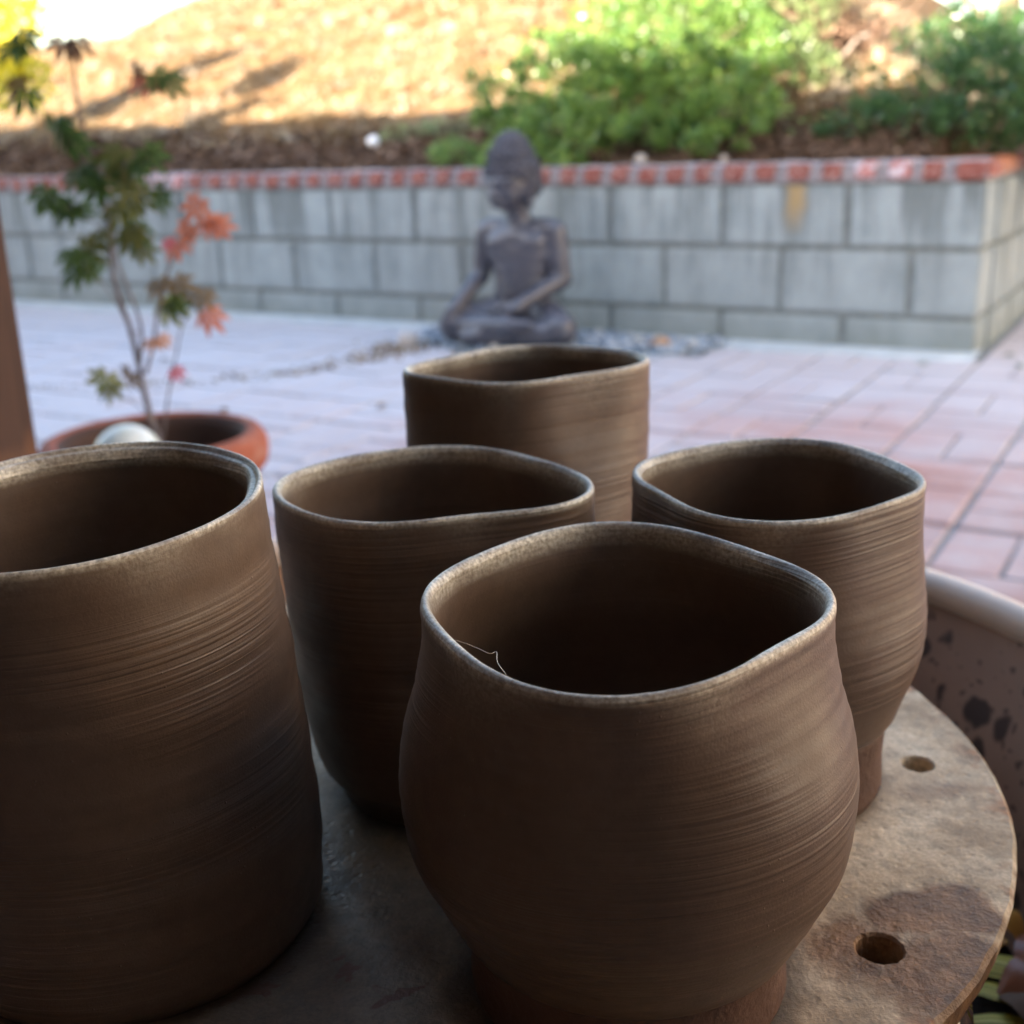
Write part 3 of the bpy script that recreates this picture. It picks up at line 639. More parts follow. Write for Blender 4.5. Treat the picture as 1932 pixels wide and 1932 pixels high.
for k, (s, n, lab) in enumerate(((2.35, -.95, 'small brown dead leaf on the pale paving left of the grit line'), (1.62, -1.45, 'brown dead leaf on the pale paving between maple pot and far clay pot'), (1.25, -1.25, 'curled dead leaf on the paving nearer the farthest clay pot'), (2.9, -.55, 'tiny dead leaf on the pale paving near the foot of the block wall'))):
    me = mesh('fallen_leaf', [(-.022, 0, .003), (0, -.013, .008), (.026, 0, .003), (0, .013, .009), (0, 0, .013)], [(0, 1, 4), (1, 2, 4), (2, 3, 4), (3, 0, 4)])
    o = link('fallen_leaf', me, MAT_MULCH); o.location = W(s, n, .001); o.rotation_euler = (0, 0, k*2.1); tag(o, lab, 'leaf')
# ------------------------------------------------------------------ statue
def blob_mesh(name, parts, voxel, mat, parent, smooth=8, extra=None):
    """union of capsules / ellipsoids -> one continuous skin by voxel remesh"""
    bm = bmesh.new()
    def ell(c, r, sub=3):
        mt = Matrix.Translation(Vector(c)) @ Matrix.Diagonal((*r, 1)); bmesh.ops.create_icosphere(bm, subdivisions=sub, radius=1, matrix=mt)
    for p in parts:
        if p[0] == 'e': ell(p[1], p[2])
        else:
            _, a, b_, ra, rb = p; a, b_ = Vector(a), Vector(b_); n = max(2, int((b_-a).length/(min(ra, rb)*.35))+1)
            for i in range(n+1):
                t = i/n; r = ra+(rb-ra)*t; ell(a.lerp(b_, t), (r, r, r), 2)
    me = bpy.data.meshes.new(name); bm.to_mesh(me); bm.free(); o = link(name, me, mat, parent)
    rm = o.modifiers.new('remesh', 'REMESH'); rm.mode = 'VOXEL'; rm.voxel_size = voxel; rm.use_smooth_shade = True
    sm = o.modifiers.new('smooth', 'SMOOTH'); sm.factor = .5; sm.iterations = smooth
    bpy.context.view_layer.update(); dg = bpy.context.evaluated_depsgraph_get(); me2 = bpy.data.meshes.new_from_object(o.evaluated_get(dg))
    o.modifiers.clear(); o.data = me2; me2.name = name
    if not me2.materials: me2.materials.append(mat)
    return o
statue = empty('garden_statue', (.045, 3.985, .012), R(-27)); tag(statue, 'dark grey cross-legged meditating statue with one hand on its knee before the block wall', 'statue')
body = [('e', (0, .03, .10), (.115, .085, .075)), ('e', (0, .032, .155), (.100, .074, .07)), ('e', (0, .030, .20), (.096, .068, .07)), ('e', (0, .028, .245), (.104, .068, .07)), ('e', (0, .026, .29), (.118, .070, .07)), ('e', (0, .028, .335), (.124, .064, .054)),
        ('e', (-.050, -.006, .325), (.055, .034, .036)), ('e', (.050, -.006, .325), (.055, .034, .036)),
        ('c', (-.105, .035, .365), (.105, .035, .365), .040, .040), ('c', (0, .03, .37), (0, .012, .44), .043, .038),
        ('c', (-.125, .035, .355), (-.150, .03, .215), .042, .033), ('c', (-.150, .03, .215), (-.174, -.105, .130), .033, .022),
        ('c', (.125, .035, .355), (.145, .035, .205), .042, .036), ('c', (.145, .035, .205), (.05, -.12, .132), .034, .023), ('e', (.015, -.135, .125), (.045, .022, .014)),
        ('e', (-.178, -.125, .12), (.020, .030, .018)),
        ('c', (-.08, .03, .085), (-.195, -.09, .062), .068, .055), ('c', (.08, .03, .085), (.195, -.09, .062), .068, .055),
        ('c', (-.195, -.09, .058), (.05, -.165, .078), .046, .030), ('c', (.195, -.09, .048), (-.07, -.15, .038), .046, .034),
        ('e', (.085, -.165, .085), (.055, .022, .018)), ('e', (0, -.04, .025), (.16, .09, .030)), ('e', (-.10, -.155, .035), (.05, .024, .022))]
for k in range(5):
    body.append(('c', (-.19+.007*k-.01, -.140, .118), (-.198+.011*k-.01, -.158+.002*k, .072-.004*(k in (1, 2))), .0072, .0058))
    if k < 4: body.append(('c', (-.01, -.148+.008*k, .130), (-.055, -.150+.009*k, .135), .0072, .0055))
body.append(('c', (.02, -.15, .135), (-.005, -.16, .155), .007, .0055))
blob_mesh('body', body, .0062, MAT_STATUE, statue, 9)
hd = [('e', (0, 0, .515), (.070, .078, .084)), ('e', (0, -.020, .470), (.047, .052, .042)), ('e', (0, -.052, .455), (.020, .018, .016)),
      ('c', (0, -.072, .522), (0, -.084, .488), .008, .012), ('e', (-.013, -.075, .487), (.009, .009, .007)), ('e', (.013, -.075, .487), (.009, .009, .007)),
      ('c', (-.054, -.054, .532), (-.014, -.074, .534), .009, .009), ('c', (.054, -.054, .532), (.014, -.074, .534), .009, .009),
      ('e', (-.030, -.056, .513), (.016, .012, .009)), ('e', (.030, -.056, .513), (.016, .012, .009)),
      ('c', (-.018, -.072, .468), (.018, -.072, .468), .007, .007), ('c', (-.013, -.070, .457), (.013, -.070, .457), .008, .008),
      ('e', (-.035, -.042, .485), (.022, .02, .022)), ('e', (.035, -.042, .485), (.022, .02, .022)),
      ('c', (-.070, .008, .530), (-.069, .006, .492), .014, .009), ('c', (-.069, .006, .492), (-.066, .004, .445), .009, .011),
      ('c', (.070, .008, .530), (.069, .006, .492), .014, .009), ('c', (.069, .006, .492), (.066, .004, .445), .009, .011)]
head = blob_mesh('head', hd, .004, MAT_STATUE, statue, 2)
hair = [('e', (0, .010, .552), (.080, .083, .062)), ('e', (0, .035, .51), (.072, .060, .066)), ('e', (0, .010, .598), (.066, .068, .050)), ('e', (0, .014, .632), (.053, .053, .034)), ('e', (0, .014, .652), (.036, .036, .024))]
hr_ = blob_mesh('hair', hair, .006, MAT_CURL, statue, 3)
cv = []
for (c, r), cnt in zip([(h[1], h[2]) for h in hair], (210, 90, 120, 60, 24)):
    for i in range(cnt):
        z = 1-2*(i+.5)/cnt; ph = i*2.39996; q = Vector((math.sqrt(1-z*z)*math.cos(ph), math.sqrt(1-z*z)*math.sin(ph), z))
        p = Vector((c[0]+q.x*r[0], c[1]+q.y*r[1], c[2]+q.z*r[2]))
        inside = any(((p.x-h[1][0])/h[2][0])**2+((p.y-h[1][1])/h[2][1])**2+((p.z-h[1][2])/h[2][2])**2 < .9 for h in hair)
        if inside or p.z < .455 or (p.y < -.045 and p.z < .548): continue
        cv.append(p)
curl = pebbles('hair_curls', cv, [.0088]*len(cv), MAT_CURL); curl.parent = statue
for o in (head, hr_, curl):                          # head bowed and turned a little to its right
    piv = Vector((0, .012, .44)); o.matrix_local = Matrix.Translation(piv) @ Matrix.Rotation(R(-20), 4, 'Z') @ Matrix.Rotation(R(7), 4, 'X') @ Matrix.Diagonal((1.10, 1.10, 1.0, 1)) @ Matrix.Translation(-piv)

# ------------------------------------------------------------------ porch post and house behind the camera
post = empty('porch_post', (-.407, .845, 0), WROT)
tag(post, 'dark stained wooden porch post cropped by the left edge of the photo', 'post')
me = bevel_box('shaft', .089, .089, 2.30, .006, 2); o = link('shaft', me, MAT_POST, post); o.location = (0, 0, 1.175)
me = bevel_box('base_plate', .13, .13, .025, .003, 1); o = link('base_plate', me, MAT_TWIG, post); o.location = (0, 0, .0125)
house = empty('house', W(3, -5.6, 0), WROT); tag(house, 'brown sided house with a covered porch standing behind the viewpoint', 'house')
def hbox(name, s0, s1, n0, n1, z0, z1, mat):
    me = bevel_box(name, s1-s0, n1-n0, z1-z0, .01, 1); o = link(name, me, mat, house); o.location = ((s0+s1)/2-3, -((n0+n1)/2+5.6), (z0+z1)/2); return o
hbox('rear_wall', -1.3, 9.6, -4.45, -4.3, 0, 2.41, MAT_DARKWALL)
hbox('added_side_wall', .45, .57, -4.29, -3.26, 0, 2.33, MAT_ADDED_DARK)  # unseen wall added to block light from the left
hbox('added_dark_door', -.38, .42, -4.285, -4.25, .03, 2.06, MAT_ADDED_DARK)  # unseen dark door added to cut the fill on the left pot
hbox('added_side_wall', -1.3, -1.18, -4.29, -3.25, 0, 2.33, MAT_DARKWALL)  # unseen wall added to block sky light from behind right
hbox('porch_roof', -1.36, 9.9, -4.8, -3.10, 2.47, 2.56, MAT_ROOFING)
hbox('porch_ceiling', -1.3, 9.85, -4.6, -3.16, 2.42, 2.465, MAT_CEIL)
hbox('eave_beam', -1.3, 9.85, -3.22, -3.13, 2.33, 2.415, MAT_CEIL)
hbox('fascia', -1.36, 9.9, -3.097, -3.07, 2.36, 2.575, MAT_SIDING)

bw = link('added_bounce_wall', bevel_box('added_bounce_wall', .16, 3.6, 3.6, .01, 1), simple('tan_stucco', [(.3, (.72, .60, .45)), (.7, (.80, .69, .54))], 6, .9, .2, 120, .4, .003).m)  # unseen wall added to throw warm sunlight onto the pots' right sides
bw.location = W(-3.08, -.3, 1.8); bw.rotation_euler = (0, 0, WROT); tag(bw, 'unseen tan stucco wall added at right to bounce sunlight onto the pots', 'wall')
# ------------------------------------------------------------------ terracotta pot with maple
TC = (-.503, 1.645)
tp = empty('terracotta_pot', (TC[0], TC[1], .008)); tag(tp, 'wide red terracotta pot with rolled rim holding the young maple', 'plant pot')
lathe('pot_body', [(.10, 0), (.105, .002), (.118, .08), (.134, .19), (.136, .215), (.146, .218), (.156, .230), (.159, .246), (.158, .262), (.150, .275), (.138, .279), (.126, .273), (.121, .258), (.118, .18), (.10, .02), (0, .02)], 72, MAT_TERRA, tp)
lathe('soil', [(.119, .215), (.10, .222), (.05, .219), (0, .221)], 40, MAT_SOIL, tp)
gb = lathe('white_ball', [(.0001+.046*math.sin(math.pi*i/24), -.046*math.cos(math.pi*i/24)) for i in range(25)], 48, MAT_BALL); gb.location = (-.512, 1.555, .274); tag(gb, 'pearly white glazed ball resting on soil in the terracotta pot', 'ball')
maple = empty('young_maple', (-.491, 1.63, .228)); tag(maple, 'thin young maple with green and red leaves growing in the terracotta pot', 'tree')
MB_ = Vector((-.491, 1.63, .228))
stems = {'trunk': [(-.485, 1.63, .226), (-.491, 1.63, 0.279), (-0.498, 1.63, 0.311), (-0.503, 1.63, 0.349), (-0.506, 1.63, 0.386), (-0.508, 1.62, 0.438), (-0.513, 1.61, 0.475), (-0.515, 1.6, 0.512), (-0.514, 1.6, 0.566), (-0.514, 1.6, 0.607), (-0.514, 1.59, 0.64), (-0.518, 1.58, 0.669), (-0.519, 1.57, 0.701), (-0.518, 1.56, 0.735), (-.512, 1.55, .79), (-.516, 1.55, .85)],
'b1': [(-0.506, 1.63, 0.386), (-0.495, 1.62, 0.416), (-0.494, 1.62, 0.452), (-0.502, 1.61, 0.496), (-0.513, 1.61, 0.545), (-0.51, 1.62, 0.592), (-0.513, 1.62, 0.619)],
'b2': [(-0.498, 1.63, 0.374), (-0.488, 1.65, 0.411), (-0.48, 1.66, 0.453), (-0.465, 1.66, 0.496), (-0.447, 1.66, 0.531), (-0.422, 1.66, 0.559), (-0.41, 1.66, 0.569)],
'b3': [(-0.488, 1.64, 0.28), (-0.478, 1.66, 0.341), (-0.464, 1.67, 0.392), (-0.452, 1.68, 0.435), (-0.429, 1.69, 0.462), (-0.409, 1.69, 0.472)],
'b4': [(-0.511, 1.62, 0.446), (-0.518, 1.6, 0.48), (-0.526, 1.58, 0.507), (-0.538, 1.57, 0.521)],
'b5': [(-0.515, 1.6, 0.56), (-0.522, 1.57, 0.582), (-0.534, 1.55, 0.597)],
'b6': [(-0.488, 1.62, 0.29), (-0.492, 1.58, 0.333), (-0.505, 1.55, 0.358), (-0.517, 1.53, 0.378)],
'b7': [(-0.516, 1.6, 0.546), (-0.489, 1.58, 0.55), (-0.468, 1.57, 0.547)],
'b8': [(-0.514, 1.59, 0.64), (-0.483, 1.57, 0.652), (-0.446, 1.55, 0.658), (-0.421, 1.55, 0.647)],
'b9': [(-0.519, 1.57, 0.701), (-0.486, 1.57, 0.728), (-0.442, 1.56, 0.742), (-0.412, 1.55, 0.747)],
'b10': [(-0.518, 1.58, 0.669), (-0.529, 1.56, 0.679), (-0.538, 1.55, 0.685)]}
MAT_STEM = simple('grey_brown_bark', [(.3, (.10, .08, .085)), (.7, (.20, .165, .165))], 90, .7, .3).m
for k, pts in stems.items():
    sp = smooth_path([Vector(p)-MB_ for p in pts], 4); n = len(sp)
    r0, r1 = {'trunk': (.0055, .0012), 'b1': (.0030, .0012), 'b2': (.0028, .0014), 'b3': (.0018, .0008)}.get(k, (.0012, .0006))
    tube('trunk' if k == 'trunk' else 'branch', sp, [r0+(r1-r0)*(i/(n-1))**.7 for i in range(n)], 7, MAT_STEM, maple)
def maple_leaf(droop):
    lobes = [(0, 1.0, .16), (38, .92, .15), (-38, .92, .15), (78, .70, .13), (-78, .70, .13), (122, .42, .11), (-122, .42, .11)]
    V = [(0, 0, 0)]; F = []
    for a, L, w in lobes:
        a = R(a); u = (math.sin(a), math.cos(a)); v = (math.cos(a), -math.sin(a)); b = len(V)
        for t, ww in ((.25, .45), (.55, 1.0), (.8, .65)):
            for sgn in (-1, 1):
                x = u[0]*L*t+v[0]*w*ww*sgn; y = u[1]*L*t+v[1]*w*ww*sgn; V.append((x, y, -droop*(x*x+y*y)+.05))
            V.append((u[0]*L*t, u[1]*L*t, -droop*(L*t)**2))
        V.append((u[0]*L, u[1]*L, -droop*L*L))
        l = lambda i: b+3*i; rr_ = lambda i: b+3*i+1; c = lambda i: b+3*i+2
        F += [(0, l(0), c(0)), (0, c(0), rr_(0))]
        for i in range(2): F += [(l(i), l(i+1), c(i+1), c(i)), (c(i), c(i+1), rr_(i+1), rr_(i))]
        F += [(l(2), b+9, c(2)), (c(2), b+9, rr_(2))]
    return V, F
lcol = {'g': [(.25, (.035, .075, .016)), (.75, (.085, .135, .03))], 'o': [(.25, (.07, .085, .02)), (.75, (.16, .15, .04))], 'b': [(.25, (.15, .10, .045)), (.75, (.27, .17, .08))],
        'y': [(.25, (.18, .19, .05)), (.75, (.33, .30, .09))], 'r': [(.25, (.50, .12, .06)), (.75, (.72, .26, .13))], 'p': [(.25, (.62, .07, .10)), (.75, (.78, .2, .2))], 'n': [(.25, (.55, .24, .12)), (.75, (.68, .36, .2))], 'd': [(.25, (.09, .04, .025)), (.75, (.16, .08, .04))]}
LM = {}
for k, st in lcol.items():
    m = M('maple_leaf_'+{'g': 'green', 'o': 'olive', 'b': 'brown', 'y': 'yellow_green', 'r': 'red', 'p': 'pink', 'n': 'orange', 'd': 'dark_brown'}[k], .5, .3); c = m.ramp(m.noise(m.coord(), 2, 3), st); m.color(c); m.translucent(c, .4); LM[k] = m.m
leaves = [(-0.562, 1.54, 0.608, 'g'), (-0.547, 1.55, 0.597, 'g'), (-0.532, 1.56, 0.59, 'g'), (-0.542, 1.56, 0.537, 'g'), (-0.555, 1.56, 0.521, 'g'), (-0.531, 1.58, 0.518, 'g'), (-0.531, 1.57, 0.542, 'o'), (-0.485, 1.58, 0.552, 'o'), (-0.46, 1.57, 0.543, 'o'), (-0.467, 1.56, 0.568, 'g'), (-0.5, 1.58, 0.649, 'g'), (-0.477, 1.57, 0.642, 'g'), (-0.519, 1.59, 0.63, 'g'), (-0.521, 1.57, 0.644, 'g'), (-0.466, 1.57, 0.629, 'g'), (-0.43, 1.55, 0.657, 'g'), (-0.452, 1.57, 0.606, 'o'), (-0.432, 1.56, 0.609, 'g'), (-0.479, 1.58, 0.603, 'o'), (-0.533, 1.55, 0.685, 'g'), (-0.543, 1.55, 0.696, 'g'), (-0.523, 1.56, 0.676, 'g'), (-0.468, 1.64, 0.488, 'b'), (-0.445, 1.66, 0.485, 'b'), (-0.422, 1.68, 0.47, 'b'), (-0.463, 1.66, 0.453, 'y'), (-0.452, 1.66, 0.458, 'g'), (-0.411, 1.68, 0.441, 'r'), (-0.415, 1.66, 0.59, 'r'), (-0.396, 1.66, 0.568, 'r'), (-0.429, 1.66, 0.559, 'r'), (-0.382, 1.66, 0.563, 'r'), (-0.446, 1.63, 0.548, 'p'), (-0.437, 1.64, 0.54, 'r'), (-0.488, 1.64, 0.413, 'n'), (-0.473, 1.65, 0.414, 'n'), (-0.463, 1.66, 0.367, 'p'), (-0.524, 1.53, 0.381, 'y'), (-0.515, 1.53, 0.37, 'y'), (-0.505, 1.58, 0.377, 'b'), (-0.412, 1.55, 0.747, 'g'), (-0.393, 1.55, 0.743, 'g'), (-0.431, 1.56, 0.745, 'r'), (-0.446, 1.57, 0.758, 'd'), (-0.568, 1.5, 0.785, 'g'), (-0.551, 1.5, 0.793, 'g'), (-0.522, 1.54, 0.789, 'd'), (-0.503, 1.54, 0.791, 'd'), (-0.571, 1.52, 0.733, 'g'), (-0.568, 1.5, 0.747, 'd'), (-0.479, 1.56, 0.659, 'o'), (-0.535, 1.56, 0.635, 'g')]
leaves += [(x+random.uniform(-.022, .022), y+random.uniform(-.03, .03), z+random.uniform(-.022, .022), k) for x, y, z, k in leaves[:22:2]]
lmesh = {}
allst_ = [Vector(p) for pts in stems.values() for p in smooth_path(pts, 3)]
for x, y, z, k in leaves:
    vi = random.randrange(2)
    if (k, vi) not in lmesh:
        V, F = maple_leaf((.25, .55)[vi]); me = mesh('leaf', V, F); me.materials.append(LM[k]); lmesh[(k, vi)] = me
    p = Vector((x, y, z)); q = min(allst_, key=lambda s_: (s_-p).length)
    out = (p-q); out.z = 0
    if out.length < .004: out = Vector((random.uniform(-1, 1), random.uniform(-1, .3), 0))
    out.normalize()
    o = bpy.data.objects.new('leaf', lmesh[(k, vi)]); COL.objects.link(o); o.parent = maple
    # hanging palmate leaf: stalk end up, tips down and outwards, face towards the light
    dn = (out*.7+Vector((random.uniform(-.35, .35), random.uniform(-.5, .1), -.75))).normalized(); zax = (Vector((random.uniform(-.5, .5), -1, random.uniform(.2, 1.0)))).normalized()
    xax = dn.cross(zax).normalized(); zax = xax.cross(dn)
    sc = random.uniform(.029, .039)*(.6 if k in 'pn' else 1); mt = Matrix((xax, dn, zax)).transposed().to_4x4()
    o.matrix_local = Matrix.Translation(p-MB_-dn*sc*.35) @ mt @ Matrix.Scale(sc, 4)
    if (p-q).length > .012: tube('leaf_stalk', [q-MB_, (p+q)/2-MB_+Vector((0, 0, .004)), p-MB_-dn*sc*.35], .0005, 5, MAT_STEM, maple)

# ------------------------------------------------------------------ speckled planter, support and bat
pl = empty('speckled_planter', (-.01, .386, 0)); tag(pl, 'large speckled cream glazed planter behind and under the round bat', 'planter')
prof = [(.15, .004), (.155, .01), (.185, .14), (.215, .30), (.238, .43)]
lathe('planter_body', prof+[(.244, .462), (.2385, .463), (.220, .38), (.196, .30), (.17, .18), (0, .17)], 96, MAT_PLANTER, pl)
lathe('rolled_rim', [(.2425, .457), (.2475, .4585), (.2500, .4625), (.2495, .4670), (.2465, .4700), (.2425, .4705), (.2385, .4690), (.2362, .4655), (.2360, .4610), (.2375, .4570)], 96, MAT_PLANTRIM, pl, cap=False)
lathe('soil', [(.207, .348), (.15, .354), (.08, .35), (0, .35)], 48, MAT_SOIL, pl)
# strap-like yellow-green and orange leaves lying on the planter soil
def strap(name, loc, L, w, rz, mat, bend=.02, parent=None):
    V, F = [], []
    for i in range(9):
        t = i/8; ww = w*math.sin(math.pi*min(.98, max(.04, t)))**.6
        for j in (-1, -.5, 0, .5, 1): V.append((L*(t-.5), ww*j, bend*math.sin(math.pi*t)+.12*w*math.cos(j*9)))
    for i in range(8):
        for j in range(4): F.append((i*5+j, i*5+j+1, (i+1)*5+j+1, (i+1)*5+j))
    o = link(name, mesh(name, V, F), mat, None, True); o.location = loc; o.rotation_euler = (random.uniform(-.2, .2), random.uniform(-.15, .15), rz); return o
m = M('striped_yellow_green_leaf', .5, .4); co = m.coord('Object', (8, 240, 8)); c = m.ramp(m.noise(co, 2, 3), [(.35, (.22, .16, .015)), (.55, (.66, .50, .06)), (.7, (.88, .74, .22))]); m.color(c); m.translucent(c, .3); MAT_STRAP = m.m
MAT_ORLEAF = leaf_mat('orange_dry_leaf', [(0, (.62, .26, .05)), (1, (.75, .36, .08))], .4)
MAT_RDLEAF = leaf_mat('red_brown_dry_leaf', [(0, (.30, .10, .05)), (1, (.42, .16, .08))], .3)
LF = [('yellow-green striped leaf lying in the planter just under the bat edge', (.178, .365, .366), .060, .0062, 2.75, MAT_STRAP), ('long striped yellow-green leaf crossing below the upper striped leaf', (.172, .352, .364), .066, .0055, 2.45, MAT_STRAP),
      ('narrow pale striped leaf lowest in the bottom right corner', (.166, .338, .364), .05, .0058, 2.9, MAT_STRAP), ('bright orange dry leaf nearest the bat edge', (.177, .381, .368), .013, .0055, .6, MAT_ORLEAF),
      ('second orange dry leaf right of the bright one', (.185, .389, .370), .016, .0065, 2.2, MAT_ORLEAF), ('red-brown dry leaf at the right frame edge', (.190, .374, .368), .03, .007, 1.0, MAT_RDLEAF),
      ('brown dry leaf between the striped leaves in the planter', (.180, .357, .372), .026, .007, .4, MAT_RDLEAF), ('dull brown curled leaf at the bottom right corner', (.172, .341, .371), .024, .006, 1.9, MAT_MULCH)]
for lab, loc, L, w, rz, mt_ in LF:
    tag(strap('fallen_leaf', loc, L, w, rz, mt_, .008), lab, 'leaf')
lathe('upturned_pot', [(.125, .30), (.135, .335), (.141, .40), (.1425, .435), (.1405, .450), (.136, .4580), (.131, .4605), (.127, .456), (.124, .42), (.118, .32), (0, .315)], 96, MAT_GLOSS, None, (-.020, .294, 0), .004)
tag(bpy.data.objects['upturned_pot'], 'glossy dark brown glazed pot supporting the round bat', 'pot')
BC = Vector((-.0217, .3574)); BR = .1745
def build_bat():
    """disc with two through holes, chipped worn edge"""
    bm = bmesh.new(); N = 220; zt, zb = .470, .4612
    holes = [(HOLE1, .0058, 40), (HOLE2, .0050, 36), ((2*BC.x-HOLE1[0], 2*BC.y-HOLE1[1]), .0052, 36), ((2*BC.x-HOLE2[0], 2*BC.y-HOLE2[1]), .0052, 36)]
    def ring(cx, cy, r, n, z, jit=0, seed=0):
        out = []
        for k in range(n):
            a = 2*math.pi*k/n; u = Vector((math.cos(a), math.sin(a), 0))
            rr_ = r+jit*(noise.noise(u*14+Vector((seed, 0, 0)))*.6+noise.noise(u*50+Vector((seed, 3, 0)))*.4); out.append(bm.verts.new((cx+rr_*u.x, cy+rr_*u.y, z)))
        return out
    top = ring(BC.x, BC.y, BR-.0012, N, zt, .0010, 1); mid = ring(BC.x, BC.y, BR, N, zt-.0014, .0008, 1); bot = ring(BC.x, BC.y, BR-.0008, N, zb, .0008, 2)
    def bridge(a, b_):
        n = len(a)
        for k in range(n): bm.faces.new((a[k], b_[k], b_[(k+1) % n], a[(k+1) % n]))
    bridge(top, mid); bridge(mid, bot)
    etop = [bm.edges.get((top[k], top[(k+1) % N])) for k in range(N)]; ebot = [bm.edges.get((bot[k], bot[(k+1) % N])) for k in range(N)]
    for (c, r, n) in holes:
        a = ring(c[0], c[1], r*1.10, n, zt, .0008, 4); a2 = ring(c[0], c[1], r, n, zt-.0009, .0003, 4); b_ = ring(c[0], c[1], r*.97, n, zb, .0003, 5)
        bridge(a2, a); bridge(b_, a2)
        etop += [bm.edges.get((a[k], a[(k+1) % n])) for k in range(n)]; ebot += [bm.edges.get((b_[k], b_[(k+1) % n])) for k in range(n)]
    bmesh.ops.triangle_fill(bm, edges=etop, use_beauty=True, use_dissolve=False, normal=(0, 0, 1)); bmesh.ops.triangle_fill(bm, edges=ebot, use_beauty=True, use_dissolve=False, normal=(0, 0, -1))
    bmesh.ops.recalc_face_normals(bm, faces=bm.faces)
    me = bpy.data.meshes.new('throwing_bat'); bm.to_mesh(me); bm.free(); return me
bat = link('throwing_bat', build_bat(), MAT_BAT); tag(bat, 'round pale stained plaster bat with pin holes carrying five clay pots', 'bat')

# ------------------------------------------------------------------ the five clay pots
def clay_pot(label, c, coef, prof, H, foot=None, lip='round', seed=0, tw=.0032, blend=.035, zb=.4712, lean=(0, 0), shift=(0, 0)):
    """prof: (z, r) of the outer wall; coef: Fourier series of the pinched rim outline in metres"""
    e = empty('clay_pot', (c[0], c[1], .4702)); H += .0010; tag(e, label, 'pot', 'leather-hard clay pots on the round bat')
    N = 168; TH = [2*math.pi*k/N for k in range(N)]
    rimr = []
    for th in TH:
        r = coef[0]
        for j in range((len(coef)-1)//2): r += coef[1+2*j]*math.cos((j+1)*th)+coef[2+2*j]*math.sin((j+1)*th)
        rimr.append(r)
    mean = coef[0]
    zs_, rs_ = [p[0] for p in prof], [p[1] for p in prof]
    def rprof(z):   # smooth interpolation of the measured profile
        z = min(max(z, zs_[0]), zs_[-1])
        for i in range(len(zs_)-1):
            if z <= zs_[i+1]:
                t = (z-zs_[i])/(zs_[i+1]-zs_[i]); p1, p2 = rs_[i], rs_[i+1]; p0 = rs_[max(i-1, 0)]; p3 = rs_[min(i+2, len(rs_)-1)]
                return .5*(2*p1+(p2-p0)*t+(2*p0-5*p1+4*p2-p3)*t*t+(3*p1-p0-3*p2+p3)*t**3)
        return rs_[-1]
    def R_(k, z):
        w = min(1, max(0, (z-(H-blend*2.2))/(blend*2.2))); w = w*w*(3-2*w)
        g = .00022*noise.noise(Vector((seed, z*420, TH[k]*.35)))+.00045*noise.noise(Vector((seed+5, z*110+.25*math.sin(TH[k]), 0)))
        return rprof(z)*(1+w*(rimr[k]/mean-1))+g+.0004*noise.noise(Vector((math.cos(TH[k])*1.5, math.sin(TH[k])*1.5, z*25+seed)))
    z0 = foot[1] if foot else 0
    rings = []      # each ring: list of (r, z)
    nz = 84
    for i in range(nz+1):
        z = z0+(H-.0022-z0)*(i/nz); rings.append([(R_(k, z), z) for k in range(N)])
    def wave(k): return (.00022*noise.noise(Vector((math.cos(TH[k])*1.5, math.sin(TH[k])*1.5, seed)))+.00006*noise.noise(Vector((math.cos(TH[k])*14, math.sin(TH[k])*14, seed))))
    if lip == 'round': L = [(-.0002, -.0010), (-.0006, -.0003), (-.0012, 0), (-.0018, -.0002), (-.0024, -.0008), (-.0028, -.0017)]
    elif lip == 'groove': L = [(-.0002, -.0008), (-.0006, -.0001), (-.0011, -.0002), (-.0015, -.0011), (-.0019, -.0015), (-.0025, -.0013), (-.0030, -.0017), (-.0034, -.0026), (-.0038, -.0040)]
    else: L = [(-.0002, -.0010), (-.0007, -.0002), (-.0013, -.0002), (-.0020, -.0008), (-.0027, -.0020)]
    for dr_, dz_ in L: rings.append([(R_(k, H)+dr_*(1+.35*noise.noise(Vector((math.cos(TH[k])*2.5, math.sin(TH[k])*2.5, seed+9)))), H+dz_+wave(k)) for k in range(N)])
    d_last = -L[-1][0]
    for i in range(1, 40):
        z = H-.004-(H-.012)*(i/39); rings.append([(max(.002, R_(k, max(z, z0))-max(d_last, tw)-.0012*math.sin(math.pi*i/39)), z) for k in range(N)])
    V, F = [], []
    for rg in rings:
        for k, (r, z) in enumerate(rg):
            lx = lean[0]*z/H+shift[0]*0; ly = lean[1]*z/H; V.append((r*math.cos(TH[k])+lx, r*math.sin(TH[k])+ly, z))
    for j in range(len(rings)-1):
        for k in range(N): F.append((j*N+k, j*N+(k+1) % N, (j+1)*N+(k+1) % N, (j+1)*N+k))
    j0, j1 = nz+1, nz+len(L)                            # the pale lip, dried clay plus painted sky glint, is its own part
    rimF = F[j0*N:j1*N]; bodyF = F[:j0*N]+F[j1*N:]
    bodyF.append(tuple(range(N))[::-1]); bodyF.append(tuple(range((len(rings)-1)*N, len(rings)*N)))
    def dry_glint(j, k):                                # uneven dried clay plus painted sky highlights, fading into the wall
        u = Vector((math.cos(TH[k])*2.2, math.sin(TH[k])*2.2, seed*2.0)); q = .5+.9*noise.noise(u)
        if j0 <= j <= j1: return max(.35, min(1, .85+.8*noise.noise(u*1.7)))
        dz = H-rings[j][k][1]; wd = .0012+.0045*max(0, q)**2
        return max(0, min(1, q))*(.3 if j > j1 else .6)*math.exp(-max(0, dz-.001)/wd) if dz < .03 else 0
    dr = [dry_glint(j, k) for j in range(len(rings)) for k in range(N)]
